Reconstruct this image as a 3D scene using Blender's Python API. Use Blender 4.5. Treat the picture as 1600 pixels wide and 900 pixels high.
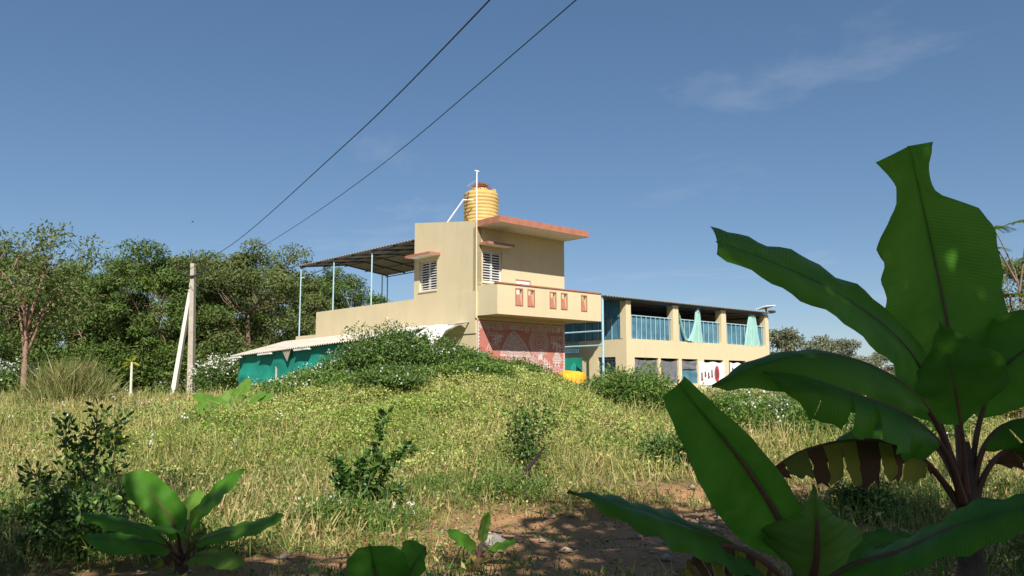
import bpy, math, random
import numpy as np
from mathutils import Vector, Matrix

for o in list(bpy.data.objects): bpy.data.objects.remove(o)
S = bpy.context.scene
COL = S.collection
R = math.radians

# ------------------------------------------------------------------ camera
F_PX, HORIZON, EYE = 1250.0, 598.0, 1.6
PITCH = math.atan((HORIZON - 450) / F_PX)
cam_d = bpy.data.cameras.new('camera'); cam = bpy.data.objects.new('camera', cam_d); COL.objects.link(cam)
cam_d.sensor_width = 36; cam_d.lens = F_PX / 1600 * 36; cam_d.clip_end = 6000; cam_d.clip_start = 0.05
cam.location = (0, 0, EYE); cam.rotation_euler = (math.pi / 2 + PITCH, 0, 0)
S.camera = cam
S.render.resolution_x, S.render.resolution_y = 1024, 576

# ------------------------------------------------------------------ sky, sun, exposure
SUN_TRAVEL = Vector((-0.175, 1.200, -1.11)).normalized()
elev = math.asin(-SUN_TRAVEL.z); azim = math.atan2(-SUN_TRAVEL.x, -SUN_TRAVEL.y)
W = bpy.data.worlds.new('World'); S.world = W; W.use_nodes = True
nt = W.node_tree; nt.nodes.clear()
def wn(t, **k):
    n = nt.nodes.new(t)
    for a, b in k.items(): setattr(n, a, b)
    return n
sky = wn('ShaderNodeTexSky', sky_type='NISHITA', sun_disc=False, sun_elevation=elev, sun_rotation=azim,
         altitude=700, air_density=0.75, dust_density=0.9, ozone_density=2.0)
bg = wn('ShaderNodeBackground'); bg.inputs[1].default_value = 0.116
out = wn('ShaderNodeOutputWorld')
# faint high cirrus all over the sky, laid on a plane far above
tc = wn('ShaderNodeTexCoord'); sx = wn('ShaderNodeSeparateXYZ'); nt.links.new(tc.outputs['Generated'], sx.inputs[0])
mz = wn('ShaderNodeMath', operation='MAXIMUM'); nt.links.new(sx.outputs[2], mz.inputs[0]); mz.inputs[1].default_value = 0.04
dx = wn('ShaderNodeMath', operation='DIVIDE'); nt.links.new(sx.outputs[0], dx.inputs[0]); nt.links.new(mz.outputs[0], dx.inputs[1])
dy = wn('ShaderNodeMath', operation='DIVIDE'); nt.links.new(sx.outputs[1], dy.inputs[0]); nt.links.new(mz.outputs[0], dy.inputs[1])
cb = wn('ShaderNodeCombineXYZ'); nt.links.new(dx.outputs[0], cb.inputs[0]); nt.links.new(dy.outputs[0], cb.inputs[1])
mp = wn('ShaderNodeMapping'); nt.links.new(cb.outputs[0], mp.inputs[0]); mp.inputs['Scale'].default_value = (0.55, 0.42, 1); mp.inputs['Location'].default_value = (3.07, 1.15, 0)
n1 = wn('ShaderNodeTexNoise'); nt.links.new(mp.outputs[0], n1.inputs['Vector']); n1.inputs['Scale'].default_value = 1.3; n1.inputs['Detail'].default_value = 9; n1.inputs['Roughness'].default_value = 0.62; n1.inputs['Distortion'].default_value = 0.5
cr = wn('ShaderNodeValToRGB'); nt.links.new(n1.outputs['Fac'], cr.inputs[0])
cr.color_ramp.elements[0].position = 0.565; cr.color_ramp.elements[0].color = (0, 0, 0, 1)
cr.color_ramp.elements[1].position = 0.80; cr.color_ramp.elements[1].color = (0.30, 0.30, 0.30, 1)
mx = wn('ShaderNodeMixRGB', blend_type='MIX'); nt.links.new(cr.outputs[0], mx.inputs[0]); gm = wn('ShaderNodeGamma'); gm.inputs[1].default_value = 0.68; nt.links.new(sky.outputs[0], gm.inputs[0]); hsv = wn('ShaderNodeHueSaturation'); hsv.inputs['Saturation'].default_value = 1.32; nt.links.new(gm.outputs[0], hsv.inputs['Color']); nt.links.new(hsv.outputs[0], mx.inputs[1]); mx.inputs[2].default_value = (3.4, 3.6, 4.0, 1)
nt.links.new(mx.outputs[0], bg.inputs[0]); nt.links.new(bg.outputs[0], out.inputs[0])

sd = bpy.data.lights.new('sun', 'SUN'); sun = bpy.data.objects.new('sun', sd); COL.objects.link(sun)
sd.energy = 4.6; sd.angle = R(0.53); sd.color = (1.0, 0.955, 0.88)
sun.rotation_euler = SUN_TRAVEL.to_track_quat('-Z', 'Y').to_euler(); sun.location = (0, 0, 60)
S.view_settings.view_transform = 'Standard'; S.view_settings.look = 'None'
S.view_settings.exposure = 0.62; S.view_settings.gamma = 1.0
S.render.engine = 'CYCLES'
S.cycles.max_bounces = 6; S.cycles.transparent_max_bounces = 6

# ------------------------------------------------------------------ helpers
rng = np.random.default_rng(11)
cp, sp = math.cos(PITCH), math.sin(PITCH)
def ray(px, py):
    b = 450 - py
    return np.array([px - 800, F_PX * cp - b * sp, F_PX * sp + b * cp])
def P(px, py, Y):
    d = ray(px, py); return np.array([0, 0, EYE]) + d / d[1] * Y

def mat(name, col, rough=0.8, var=0.12, scale=3.0, bump=0.0, bscale=40.0, metal=0.0, spec=0.3, col2=None, c2pos=(0.45, 0.65)):
    m = bpy.data.materials.new(name); m.use_nodes = True
    t = m.node_tree; b = t.nodes['Principled BSDF']
    b.inputs['Roughness'].default_value = rough; b.inputs['Metallic'].default_value = metal
    b.inputs['Specular IOR Level'].default_value = spec
    tcn = t.nodes.new('ShaderNodeTexCoord')
    n = t.nodes.new('ShaderNodeTexNoise'); n.inputs['Scale'].default_value = scale; n.inputs['Detail'].default_value = 6; n.inputs['Roughness'].default_value = 0.65
    t.links.new(tcn.outputs['Object'], n.inputs['Vector'])
    r = t.nodes.new('ShaderNodeValToRGB'); t.links.new(n.outputs['Fac'], r.inputs[0])
    c = np.array(col); d = np.array(col2) if col2 is not None else c * (1 - var)
    a = c if col2 is not None else np.minimum(c * (1 + var), 1)
    p0, p1 = (0.3, 0.7) if col2 is None else c2pos
    r.color_ramp.elements[0].position = p0; r.color_ramp.elements[1].position = p1
    r.color_ramp.elements[0].color = (*d, 1); r.color_ramp.elements[1].color = (*a, 1)
    t.links.new(r.outputs[0], b.inputs['Base Color'])
    if bump:
        n2 = t.nodes.new('ShaderNodeTexNoise'); n2.inputs['Scale'].default_value = bscale; n2.inputs['Detail'].default_value = 4
        t.links.new(tcn.outputs['Object'], n2.inputs['Vector'])
        bp = t.nodes.new('ShaderNodeBump'); bp.inputs['Strength'].default_value = bump; bp.inputs['Distance'].default_value = 0.02
        t.links.new(n2.outputs['Fac'], bp.inputs['Height']); t.links.new(bp.outputs[0], b.inputs['Normal'])
    return m

def leafmat(name, cols, trans=0.35, rough=0.55, patch=None, pscale=0.35, spec=0.25):
    """cols: list of (pos, rgb) over the per-leaf random; patch: second list mixed in by large noise"""
    m = bpy.data.materials.new(name); m.use_nodes = True
    t = m.node_tree; t.nodes.clear()
    g = t.nodes.new('ShaderNodeNewGeometry')
    def ramp(cs, src):
        r = t.nodes.new('ShaderNodeValToRGB'); t.links.new(src, r.inputs[0])
        e = r.color_ramp.elements
        while len(e) < len(cs): e.new(0.5)
        for i, (p, c) in enumerate(cs): e[i].position = p; e[i].color = (*c, 1)
        return r.outputs[0]
    c = ramp(cols, g.outputs['Random Per Island'])
    if patch:
        c2 = ramp(patch, g.outputs['Random Per Island'])
        n = t.nodes.new('ShaderNodeTexNoise'); n.inputs['Scale'].default_value = pscale; n.inputs['Detail'].default_value = 4
        t.links.new(g.outputs['Position'], n.inputs['Vector'])
        mr = t.nodes.new('ShaderNodeMapRange'); mr.inputs[1].default_value = 0.42; mr.inputs[2].default_value = 0.6
        t.links.new(n.outputs['Fac'], mr.inputs[0])
        mm = t.nodes.new('ShaderNodeMixRGB'); t.links.new(mr.outputs[0], mm.inputs[0]); t.links.new(c, mm.inputs[1]); t.links.new(c2, mm.inputs[2])
        c = mm.outputs[0]
    b = t.nodes.new('ShaderNodeBsdfPrincipled'); b.inputs['Roughness'].default_value = rough; b.inputs['Specular IOR Level'].default_value = spec
    t.links.new(c, b.inputs['Base Color'])
    tr = t.nodes.new('ShaderNodeBsdfTranslucent')
    hs = t.nodes.new('ShaderNodeHueSaturation'); hs.inputs['Hue'].default_value = 0.485; hs.inputs['Saturation'].default_value = 1.1; hs.inputs['Value'].default_value = 1.25
    t.links.new(c, hs.inputs['Color']); t.links.new(hs.outputs[0], tr.inputs['Color'])
    mxs = t.nodes.new('ShaderNodeMixShader'); mxs.inputs[0].default_value = trans
    t.links.new(b.outputs[0], mxs.inputs[1]); t.links.new(tr.outputs[0], mxs.inputs[2])
    o = t.nodes.new('ShaderNodeOutputMaterial'); t.links.new(mxs.outputs[0], o.inputs[0])
    return m

def mesh_np(name, V, F, smooth=False):
    V = np.asarray(V, dtype=np.float32).reshape(-1, 3); F = np.asarray(F, dtype=np.int32)
    k = F.shape[1]
    me = bpy.data.meshes.new(name)
    me.vertices.add(len(V)); me.vertices.foreach_set('co', V.ravel())
    me.loops.add(F.size); me.loops.foreach_set('vertex_index', F.ravel())
    me.polygons.add(len(F)); me.polygons.foreach_set('loop_start', np.arange(0, F.size, k, dtype=np.int32))
    if smooth: me.polygons.foreach_set('use_smooth', np.ones(len(F), dtype=bool))
    me.update(calc_edges=True); me.validate()
    return me
def link(name, me, m=None, parent=None):
    o = bpy.data.objects.new(name, me); COL.objects.link(o)
    if m is not None and not me.materials: me.materials.append(m)
    if parent is not None: o.parent = parent
    return o
def obj_np(name, V, F, m, parent=None, smooth=False): return link(name, mesh_np(name, V, F, smooth), m, parent)
def tag(o, label, cat, group=None):
    o['label'] = label; o['category'] = cat
    if group: o['group'] = group
    return o
def thing(name, label, cat, loc=(0, 0, 0), rz=0.0, group=None):
    o = bpy.data.objects.new(name, None); COL.objects.link(o); o.location = loc; o.rotation_euler = (0, 0, rz)
    o.empty_display_size = 0.2
    return tag(o, label, cat, group)
def copy_tree(o, parent=None):
    c = o.copy(); COL.objects.link(c)
    if parent is not None: c.parent = parent
    for ch in list(o.children): copy_tree(ch, c)
    return c

class MB:
    def __init__(s): s.v = []; s.f = []
    def box(s, x0, x1, y0, y1, z0, z1):
        i = len(s.v)
        s.v += [(x, y, z) for z in (z0, z1) for x, y in ((x0, y0), (x1, y0), (x1, y1), (x0, y1))]
        s.f += [tuple(i + k for k in q) for q in ((3, 2, 1, 0), (4, 5, 6, 7), (0, 1, 5, 4), (1, 2, 6, 5), (2, 3, 7, 6), (3, 0, 4, 7))]
        return s
    def prism(s, pts, h):          # pts: list of 3D points (planar loop), h: extrusion vector
        i = len(s.v); n = len(pts); h = np.array(h)
        s.v += [tuple(p) for p in pts] + [tuple(np.array(p) + h) for p in pts]
        s.f += [tuple(range(i + n - 1, i - 1, -1)), tuple(range(i + n, i + 2 * n))]
        s.f += [(i + k, i + (k + 1) % n, i + n + (k + 1) % n, i + n + k) for k in range(n)]
        return s
    def tube(s, pts, rad, n=6, cap=True):
        pts = [np.array(p, float) for p in pts]; i0 = len(s.v)
        rad = [rad] * len(pts) if np.isscalar(rad) else rad
        ref = np.array([0.31, 0.17, 0.93])
        for k, p in enumerate(pts):
            t = pts[min(k + 1, len(pts) - 1)] - pts[max(k - 1, 0)]; t = t / (np.linalg.norm(t) + 1e-9)
            a = np.cross(t, ref)
            if np.linalg.norm(a) < 0.2: a = np.cross(t, [1, 0, 0])
            a /= np.linalg.norm(a); b = np.cross(t, a)
            for j in range(n):
                th = 2 * math.pi * j / n; s.v.append(tuple(p + rad[k] * (a * math.cos(th) + b * math.sin(th))))
        for k in range(len(pts) - 1):
            for j in range(n):
                a = i0 + k * n + j; b = i0 + k * n + (j + 1) % n
                s.f.append((a, b, b + n, a + n))
        if cap:
            s.f.append(tuple(i0 + j for j in range(n - 1, -1, -1))); e = i0 + (len(pts) - 1) * n
            s.f.append(tuple(e + j for j in range(n)))
        return s
    def build(s, name, m, parent=None, smooth=False):
        me = bpy.data.meshes.new(name); me.from_pydata([tuple(map(float, v)) for v in s.v], [], s.f); me.update()
        if smooth: me.polygons.foreach_set('use_smooth', np.ones(len(me.polygons), dtype=bool))
        return link(name, me, m, parent)

def wall_cells(L, z0, z1, holes, th):
    """wall in its own plane: x along 0..L, z, thickness +y; holes (x0,x1,za,zb); returns MB"""
    xs = sorted({0, L, *[h[0] for h in holes], *[h[1] for h in holes]}); zs = sorted({z0, z1, *[h[2] for h in holes], *[h[3] for h in holes]})
    solid = {}
    for i in range(len(xs) - 1):
        for j in range(len(zs) - 1):
            cx, cz = (xs[i] + xs[i + 1]) / 2, (zs[j] + zs[j + 1]) / 2
            solid[i, j] = not any(h[0] < cx < h[1] and h[2] < cz < h[3] for h in holes)
    b = MB()
    def quad(a): i = len(b.v); b.v += a; b.f.append((i, i + 1, i + 2, i + 3))
    for (i, j), s_ in solid.items():
        if not s_: continue
        x0, x1, a, c = xs[i], xs[i + 1], zs[j], zs[j + 1]
        quad([(x0, 0, a), (x1, 0, a), (x1, 0, c), (x0, 0, c)]); quad([(x1, th, a), (x0, th, a), (x0, th, c), (x1, th, c)])
        if not solid.get((i - 1, j)): quad([(x0, th, a), (x0, 0, a), (x0, 0, c), (x0, th, c)])
        if not solid.get((i + 1, j)): quad([(x1, 0, a), (x1, th, a), (x1, th, c), (x1, 0, c)])
        if not solid.get((i, j - 1)): quad([(x0, th, a), (x1, th, a), (x1, 0, a), (x0, 0, a)])
        if not solid.get((i, j + 1)): quad([(x0, 0, c), (x1, 0, c), (x1, th, c), (x0, th, c)])
    return b
def xf(b, fn): b.v = [fn(*p) for p in b.v]; return b

def vnoise(x, y, s=1.0, seed=0):
    x = np.asarray(x) * s + seed * 13.7; y = np.asarray(y) * s + seed * 7.1
    return (np.sin(x * 1.3 + 2.1 * np.sin(y * 0.7 + 1)) + np.sin(y * 1.7 + 1.8 * np.sin(x * 0.9 + 2.3)) + 0.6 * np.sin(2.9 * x + 3.1 * y) + 0.5 * np.sin(4.3 * x - 3.7 * y + 1.3)) / 3.1
def sstep(a, b, x):
    t = np.clip((np.asarray(x, float) - a) / (b - a), 0, 1); return t * t * (3 - 2 * t)

# ------------------------------------------------------------------ terrain
def mound(x, y):
    x = np.asarray(x, float); y = np.asarray(y, float)
    dx = x + 1.2; w = np.where(dx < 0, 6.0, 3.6)
    dy = y - 20.3; wy = np.where(dy < 0, 5.8, 3.2)
    return np.exp(-(np.abs(dx) / w) ** 2.6 - (np.abs(dy) / wy) ** 2.2)
def ground(x, y):
    x = np.asarray(x, float); y = np.asarray(y, float)
    z = 0.8 * sstep(7, 27, y) + 1.12 * mound(x, y)
    n = 0.10 * vnoise(x, y, 0.6, 1) + 0.035 * vnoise(x, y, 2.3, 2)
    bld = sstep(23.5, 25.5, y) * (1 - sstep(45, 60, y))
    return z + n * (1 - 0.7 * bld) * np.clip(y / 4, 0.3, 1)
def gz(x, y): return float(ground(x, y))
def dirt(x, y):
    d = np.zeros_like(np.asarray(x, float))
    for cx, cy, rx, ry in ((1.2, 8.7, 2.7, 1.7), (1.2, 7.2, 2.4, .9), (-2.7, 6.7, 1.3, .55), (3.2, 11.1, 2.0, 0.9), (-1.7, 7.2, 1.0, 0.5), (8.0, 10.0, 2.6, 0.8)):
        d = np.maximum(d, np.exp(-((x - cx) / rx) ** 2 - ((y - cy) / ry) ** 2))
    return np.clip(d * 1.3 - 0.06 + 0.24 * vnoise(x, y, 1.9, 5), 0, 1)

xs = np.concatenate([[-1500, -600, -250, -120, -80, -60, -48], np.arange(-40, 40.1, 0.32), [48, 60, 80, 120, 250, 600, 1500]])
ys = np.concatenate([[-400, -150, -70, -40, -28], np.arange(-20, 60.1, 0.32), [66, 75, 90, 120, 180, 300, 700, 1800, 3500]])
X, Y = np.meshgrid(xs, ys); Z = ground(X, Y) + 0.03 * dirt(X, Y) * vnoise(X, Y, 5.0, 9)
nx, ny = len(xs), len(ys)
idx = np.arange(nx * ny).reshape(ny, nx)
F = np.stack([idx[:-1, :-1], idx[:-1, 1:], idx[1:, 1:], idx[1:, :-1]], -1).reshape(-1, 4)
M_soil = mat('soil', (0.40, 0.22, 0.105), 0.95, scale=1.1, bump=1.0, bscale=9, spec=0.1, col2=(0.25, 0.145, 0.075), c2pos=(0.36, 0.6))
_t = M_soil.node_tree; _b = _t.nodes['Principled BSDF']; _src = _b.inputs['Base Color'].links[0].from_socket
_at = _t.nodes.new('ShaderNodeAttribute'); _at.attribute_name = 'bare'
_n = _t.nodes.new('ShaderNodeTexNoise'); _n.inputs['Scale'].default_value = 9; _n.inputs['Detail'].default_value = 8
_r = _t.nodes.new('ShaderNodeValToRGB'); _t.links.new(_n.outputs['Fac'], _r.inputs[0]); _r.color_ramp.elements[0].color = (0.075, 0.075, 0.03, 1); _r.color_ramp.elements[1].color = (0.24, 0.20, 0.095, 1); _r.color_ramp.elements[0].position = .35; _r.color_ramp.elements[1].position = .65
_m = _t.nodes.new('ShaderNodeMixRGB'); _t.links.new(_at.outputs['Fac'], _m.inputs[0]); _t.links.new(_r.outputs[0], _m.inputs[1]); _t.links.new(_src, _m.inputs[2]); _t.links.new(_m.outputs[0], _b.inputs['Base Color'])
g = obj_np('ground', np.stack([X, Y, Z], -1).reshape(-1, 3), F, M_soil, smooth=True); g['kind'] = 'structure'
ga = g.data.attributes.new('bare', 'FLOAT', 'POINT'); ga.data.foreach_set('value', np.clip(dirt(X, Y) * 1.7, 0, 1).astype(np.float32).ravel())

# ------------------------------------------------------------------ materials
M_cream = mat('cream_plaster', (0.63, 0.525, 0.33), 0.85, 0.05, 0.9, 0.15, 60)
def streaks(m, amt=0.22):
    t = m.node_tree; b = t.nodes['Principled BSDF']; src = b.inputs['Base Color'].links[0].from_socket
    tcn = t.nodes.new('ShaderNodeTexCoord'); mpn = t.nodes.new('ShaderNodeMapping'); mpn.inputs['Scale'].default_value = (2.6, 2.6, 0.22); t.links.new(tcn.outputs['Object'], mpn.inputs[0])
    n = t.nodes.new('ShaderNodeTexNoise'); n.inputs['Scale'].default_value = 1.6; n.inputs['Detail'].default_value = 7; n.inputs['Roughness'].default_value = .7; t.links.new(mpn.outputs[0], n.inputs['Vector'])
    r = t.nodes.new('ShaderNodeValToRGB'); t.links.new(n.outputs['Fac'], r.inputs[0]); r.color_ramp.elements[0].position = .50; r.color_ramp.elements[1].position = .74
    r.color_ramp.elements[0].color = (0, 0, 0, 1); r.color_ramp.elements[1].color = (amt * 2, amt * 2, amt * 2, 1)
    mm = t.nodes.new('ShaderNodeMixRGB'); t.links.new(r.outputs[0], mm.inputs[0]); t.links.new(src, mm.inputs[1]); mm.inputs[2].default_value = (0.42, 0.34, 0.22, 1); t.links.new(mm.outputs[0], b.inputs['Base Color'])
streaks(M_cream, 0.11)
M_terra = mat('terracotta_paint', (0.41, 0.18, 0.12), 0.8, scale=5, col2=(0.36, 0.13, 0.08), c2pos=(0.35, 0.6))
M_mural = mat('mural_red', (0.45, 0.165, 0.125), 0.85, 0.10, 3)
M_white = mat('white_paint', (0.78, 0.76, 0.73), 0.6, 0.06, 6)
M_mwhite = mat('mural_white', (0.58, 0.51, 0.47), 0.85, 0.12, 8)
M_concrete = mat('grey_concrete', (0.42, 0.38, 0.32), 0.9, 0.18, 6, 0.3, 50)
M_pole = mat('weathered_pole', (0.40, 0.35, 0.28), 0.9, 0.2, 4, 0.3, 40)
M_polew = mat('whitewashed_pole', (0.66, 0.62, 0.52), 0.9, 0.12, 3)
M_asb = mat('cement_sheet', (0.46, 0.41, 0.34), 0.9, 0.2, 3)
M_sheetdark = mat('metal_sheet', (0.34, 0.31, 0.28), 0.55, 0.10, 3, metal=0.2)
M_bluesteel = mat('pale_blue_steel', (0.36, 0.55, 0.62), 0.5, 0.12, 6)
M_dkblue = mat('dark_blue_steel', (0.05, 0.09, 0.16), 0.5, 0.15, 6)
M_bluesheet = mat('blue_sheet', (0.06, 0.20, 0.33), 0.4, 0.2, 3)
M_bluepanel = mat('blue_panel', (0.10, 0.23, 0.29), 0.3, scale=1.5, spec=0.5, col2=(0.05, 0.13, 0.19), c2pos=(.38, .62))
M_dark = mat('dark_interior', (0.045, 0.042, 0.04), 0.9, 0.2, 3)
M_glass = mat('window_glass', (0.03, 0.032, 0.03), 0.15, 0.2, 4, spec=0.6)
M_tank = mat('yellow_plastic', (0.52, 0.345, 0.115), 0.55, 0.14, 2.5)
M_tanklid = mat('brown_husk', (0.30, 0.10, 0.05), 0.9, 0.4, 14)
M_net = mat('green_shade_net', (0.014, 0.25, 0.18), 0.7, 0.18, 2.0, 0.2, 90)
M_gnet = mat('grey_shade_net', (0.16, 0.16, 0.17), 0.8, 0.25, 4)
M_cloth = mat('white_cloth', (0.68, 0.66, 0.62), 0.85, 0.08, 4)
M_curt = mat('pale_green_cloth', (0.27, 0.46, 0.42), 0.85, 0.10, 4)
M_tarp = mat('orange_tarp', (0.80, 0.36, 0.02), 0.6, 0.15, 5)
M_bark = mat('bark', (0.20, 0.14, 0.09), 0.95, 0.35, 6, 0.6, 25)
M_barkr = mat('reddish_bark', (0.27, 0.17, 0.12), 0.95, 0.3, 6, 0.6, 25)
M_stick = mat('dark_stick', (0.035, 0.028, 0.024), 0.95, 0.3, 10)
M_twig = mat('twig', (0.12, 0.12, 0.06), 0.9, 0.3, 10)
M_wire = mat('wire', (0.035, 0.04, 0.045), 0.6, 0.1, 2)
M_stone = mat('stone', (0.36, 0.28, 0.21), 0.95, 0.3, 9, 0.4, 30)
M_red = mat('poster_red', (0.42, 0.06, 0.06), 0.7, 0.2, 6)
M_blk = mat('poster_dark', (0.07, 0.07, 0.09), 0.7, 0.2, 6)

L_tree = leafmat('tree_leaves', [(0.0, (0.053, 0.102, 0.022)), (0.5, (0.090, 0.155, 0.032)), (1.0, (0.174, 0.216, 0.048))], 0.3)
L_tree2 = leafmat('tree_leaves_olive', [(0.0, (0.070, 0.108, 0.029)), (0.5, (0.116, 0.156, 0.045)), (1.0, (0.201, 0.217, 0.072))], 0.3)
L_far = leafmat('hazed_far_leaves', [(0.0, (0.116, 0.146, 0.088)), (1.0, (0.234, 0.234, 0.138))], 0.25)  # distance haze put into the leaf colour: paler and greyer than the near trees
L_cover = leafmat('mound_leaves', [(0.0, (0.138, 0.236, 0.039)), (0.5, (0.278, 0.385, 0.080)), (0.88, (0.441, 0.513, 0.119)), (1.0, (0.662, 0.705, 0.239))], 0.35,
                  patch=[(0.0, (0.203, 0.256, 0.060)), (0.6, (0.425, 0.470, 0.140)), (1.0, (0.700, 0.683, 0.278))])
L_dry = leafmat('dry_weeds', [(0.0, (0.215, 0.251, 0.068)), (0.45, (0.432, 0.387, 0.149)), (0.8, (0.632, 0.521, 0.238)), (1.0, (0.498, 0.318, 0.194))], 0.3,
                patch=[(0.0, (0.150, 0.217, 0.045)), (0.6, (0.283, 0.303, 0.089)), (1.0, (0.532, 0.453, 0.179))], pscale=0.5)
L_weed = leafmat('green_weeds', [(0.0, (0.061, 0.139, 0.026)), (0.6, (0.124, 0.222, 0.043)), (1.0, (0.246, 0.313, 0.072))], 0.3)
L_bush = leafmat('bush_leaves', [(0.0, (0.054, 0.118, 0.029)), (0.6, (0.109, 0.186, 0.043)), (1.0, (0.217, 0.287, 0.072))], 0.3)
L_citrus = leafmat('citrus_leaves', [(0.0, (0.036, 0.095, 0.023)), (0.7, (0.073, 0.155, 0.031)), (1.0, (0.211, 0.308, 0.058))], 0.3, rough=0.4, spec=0.4)
L_yel = leafmat('yellow_green_leaves', [(0.0, (0.12, 0.17, 0.02)), (1.0, (0.34, 0.34, 0.04))], 0.35)
L_grass = leafmat('tall_grass', [(0.0, (0.12, 0.16, 0.04)), (0.6, (0.22, 0.24, 0.07)), (1.0, (0.42, 0.34, 0.17))], 0.3)
L_flower = leafmat('white_flowers', [(0.0, (0.62, 0.60, 0.52)), (1.0, (0.85, 0.84, 0.80))], 0.3)
L_litter = leafmat('leaf_litter', [(0.0, (0.12, 0.075, 0.04)), (0.6, (0.26, 0.18, 0.10)), (1.0, (0.40, 0.33, 0.2))], 0.1, 0.9)
L_shade = leafmat('shade_tree_leaves', [(0.0, (0.03, 0.06, 0.014)), (1.0, (0.08, 0.11, 0.03))], 0.2)

def bananamat(name, base, light, trans, dead=False):
    m = bpy.data.materials.new(name); m.use_nodes = True; t = m.node_tree; t.nodes.clear()
    uv = t.nodes.new('ShaderNodeUVMap'); g = t.nodes.new('ShaderNodeNewGeometry')
    sep = t.nodes.new('ShaderNodeSeparateXYZ'); t.links.new(uv.outputs[0], sep.inputs[0])
    w = t.nodes.new('ShaderNodeTexWave'); w.inputs['Scale'].default_value = 16; w.inputs['Distortion'].default_value = 3.0; w.inputs['Detail'].default_value = 3; w.inputs['Detail Scale'].default_value = 0.6
    w.bands_direction = 'X'; t.links.new(uv.outputs[0], w.inputs['Vector'])
    n = t.nodes.new('ShaderNodeTexNoise'); n.inputs['Scale'].default_value = 2.2; n.inputs['Detail'].default_value = 5; t.links.new(uv.outputs[0], n.inputs['Vector'])
    r = t.nodes.new('ShaderNodeValToRGB'); e = r.color_ramp.elements
    if dead:
        t.links.new(g.outputs['Random Per Island'], r.inputs[0])
        cs = [(0.0, (0.12, 0.065, 0.035)), (0.28, (0.19, 0.10, 0.05)), (0.36, (0.36, 0.32, 0.05)), (0.52, (0.20, 0.25, 0.05)), (0.58, (0.13, 0.07, 0.035)), (0.80, (0.17, 0.09, 0.045)), (0.86, (0.33, 0.31, 0.05)), (1.0, (0.22, 0.25, 0.05))]
        while len(e) < len(cs): e.new(0.5)
        for i, (p, c) in enumerate(cs): e[i].position = p; e[i].color = (*c, 1)
    else:
        t.links.new(n.outputs['Fac'], r.inputs[0]); e[0].position = 0.3; e[1].position = 0.75; e[0].color = (*base, 1); e[1].color = (*light, 1)
    if not dead:   # browned, dried margins
        ab = t.nodes.new('ShaderNodeMath'); ab.operation = 'ABSOLUTE'; t.links.new(sep.outputs[1], ab.inputs[0])
        n3 = t.nodes.new('ShaderNodeTexNoise'); n3.inputs['Scale'].default_value = 7; n3.inputs['Detail'].default_value = 6; t.links.new(uv.outputs[0], n3.inputs['Vector'])
        ad = t.nodes.new('ShaderNodeMath'); ad.operation = 'MULTIPLY_ADD'; t.links.new(n3.outputs['Fac'], ad.inputs[0]); ad.inputs[1].default_value = .12; t.links.new(ab.outputs[0], ad.inputs[2])
        mr = t.nodes.new('ShaderNodeMapRange'); t.links.new(ad.outputs[0], mr.inputs[0]); mr.inputs[1].default_value = .352; mr.inputs[2].default_value = .372
        mb_ = t.nodes.new('ShaderNodeMixRGB'); t.links.new(mr.outputs[0], mb_.inputs[0]); t.links.new(r.outputs[0], mb_.inputs[1]); mb_.inputs[2].default_value = (.17, .11, .04, 1)
        n4 = t.nodes.new('ShaderNodeTexNoise'); n4.inputs['Scale'].default_value = 3.1; n4.inputs['Detail'].default_value = 3; t.links.new(uv.outputs[0], n4.inputs['Vector'])
        mr2 = t.nodes.new('ShaderNodeMapRange'); t.links.new(n4.outputs['Fac'], mr2.inputs[0]); mr2.inputs[1].default_value = .58; mr2.inputs[2].default_value = .75; mr2.inputs[4].default_value = .55
        my_ = t.nodes.new('ShaderNodeMixRGB'); t.links.new(mr2.outputs[0], my_.inputs[0]); t.links.new(mb_.outputs[0], my_.inputs[1]); my_.inputs[2].default_value = (light[0] * 1.3, light[1] * 1.1, light[2], 1)
        r = my_
    mv = t.nodes.new('ShaderNodeMixRGB'); mv.blend_type = 'MULTIPLY'; mv.inputs[0].default_value = 0.16
    t.links.new(r.outputs[0], mv.inputs[1]); t.links.new(w.outputs['Color'], mv.inputs[2])
    b = t.nodes.new('ShaderNodeBsdfPrincipled'); b.inputs['Roughness'].default_value = 0.42 if not dead else 0.9; b.inputs['Specular IOR Level'].default_value = 0.25 if not dead else 0.1
    t.links.new(mv.outputs[0], b.inputs['Base Color'])
    bp = t.nodes.new('ShaderNodeBump'); bp.inputs['Strength'].default_value = 0.2; bp.inputs['Distance'].default_value = 0.004
    t.links.new(w.outputs['Fac'], bp.inputs['Height']); t.links.new(bp.outputs[0], b.inputs['Normal'])
    tr = t.nodes.new('ShaderNodeBsdfTranslucent')
    hs = t.nodes.new('ShaderNodeHueSaturation'); hs.inputs['Hue'].default_value = 0.485; hs.inputs['Value'].default_value = 1.7; t.links.new(mv.outputs[0], hs.inputs['Color']); t.links.new(hs.outputs[0], tr.inputs['Color'])
    ms = t.nodes.new('ShaderNodeMixShader'); ms.inputs[0].default_value = trans
    t.links.new(b.outputs[0], ms.inputs[1]); t.links.new(tr.outputs[0], ms.inputs[2])
    o = t.nodes.new('ShaderNodeOutputMaterial'); t.links.new(ms.outputs[0], o.inputs[0])
    return m
BAN = bananamat('banana_leaf_green', (0.062, 0.215, 0.014), (0.12, 0.33, 0.03), 0.47)
BANY = bananamat('banana_leaf_young', (0.11, 0.24, 0.03), (0.19, 0.34, 0.05), 0.38)
BAND = bananamat('banana_leaf_dead', None, None, 0.2, True)
M_rib = mat('banana_midrib', (0.16, 0.075, 0.05), 0.5, 0.25, 5)
M_ribg = mat('banana_midrib_green', (0.22, 0.26, 0.10), 0.5, 0.2, 5)
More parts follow.
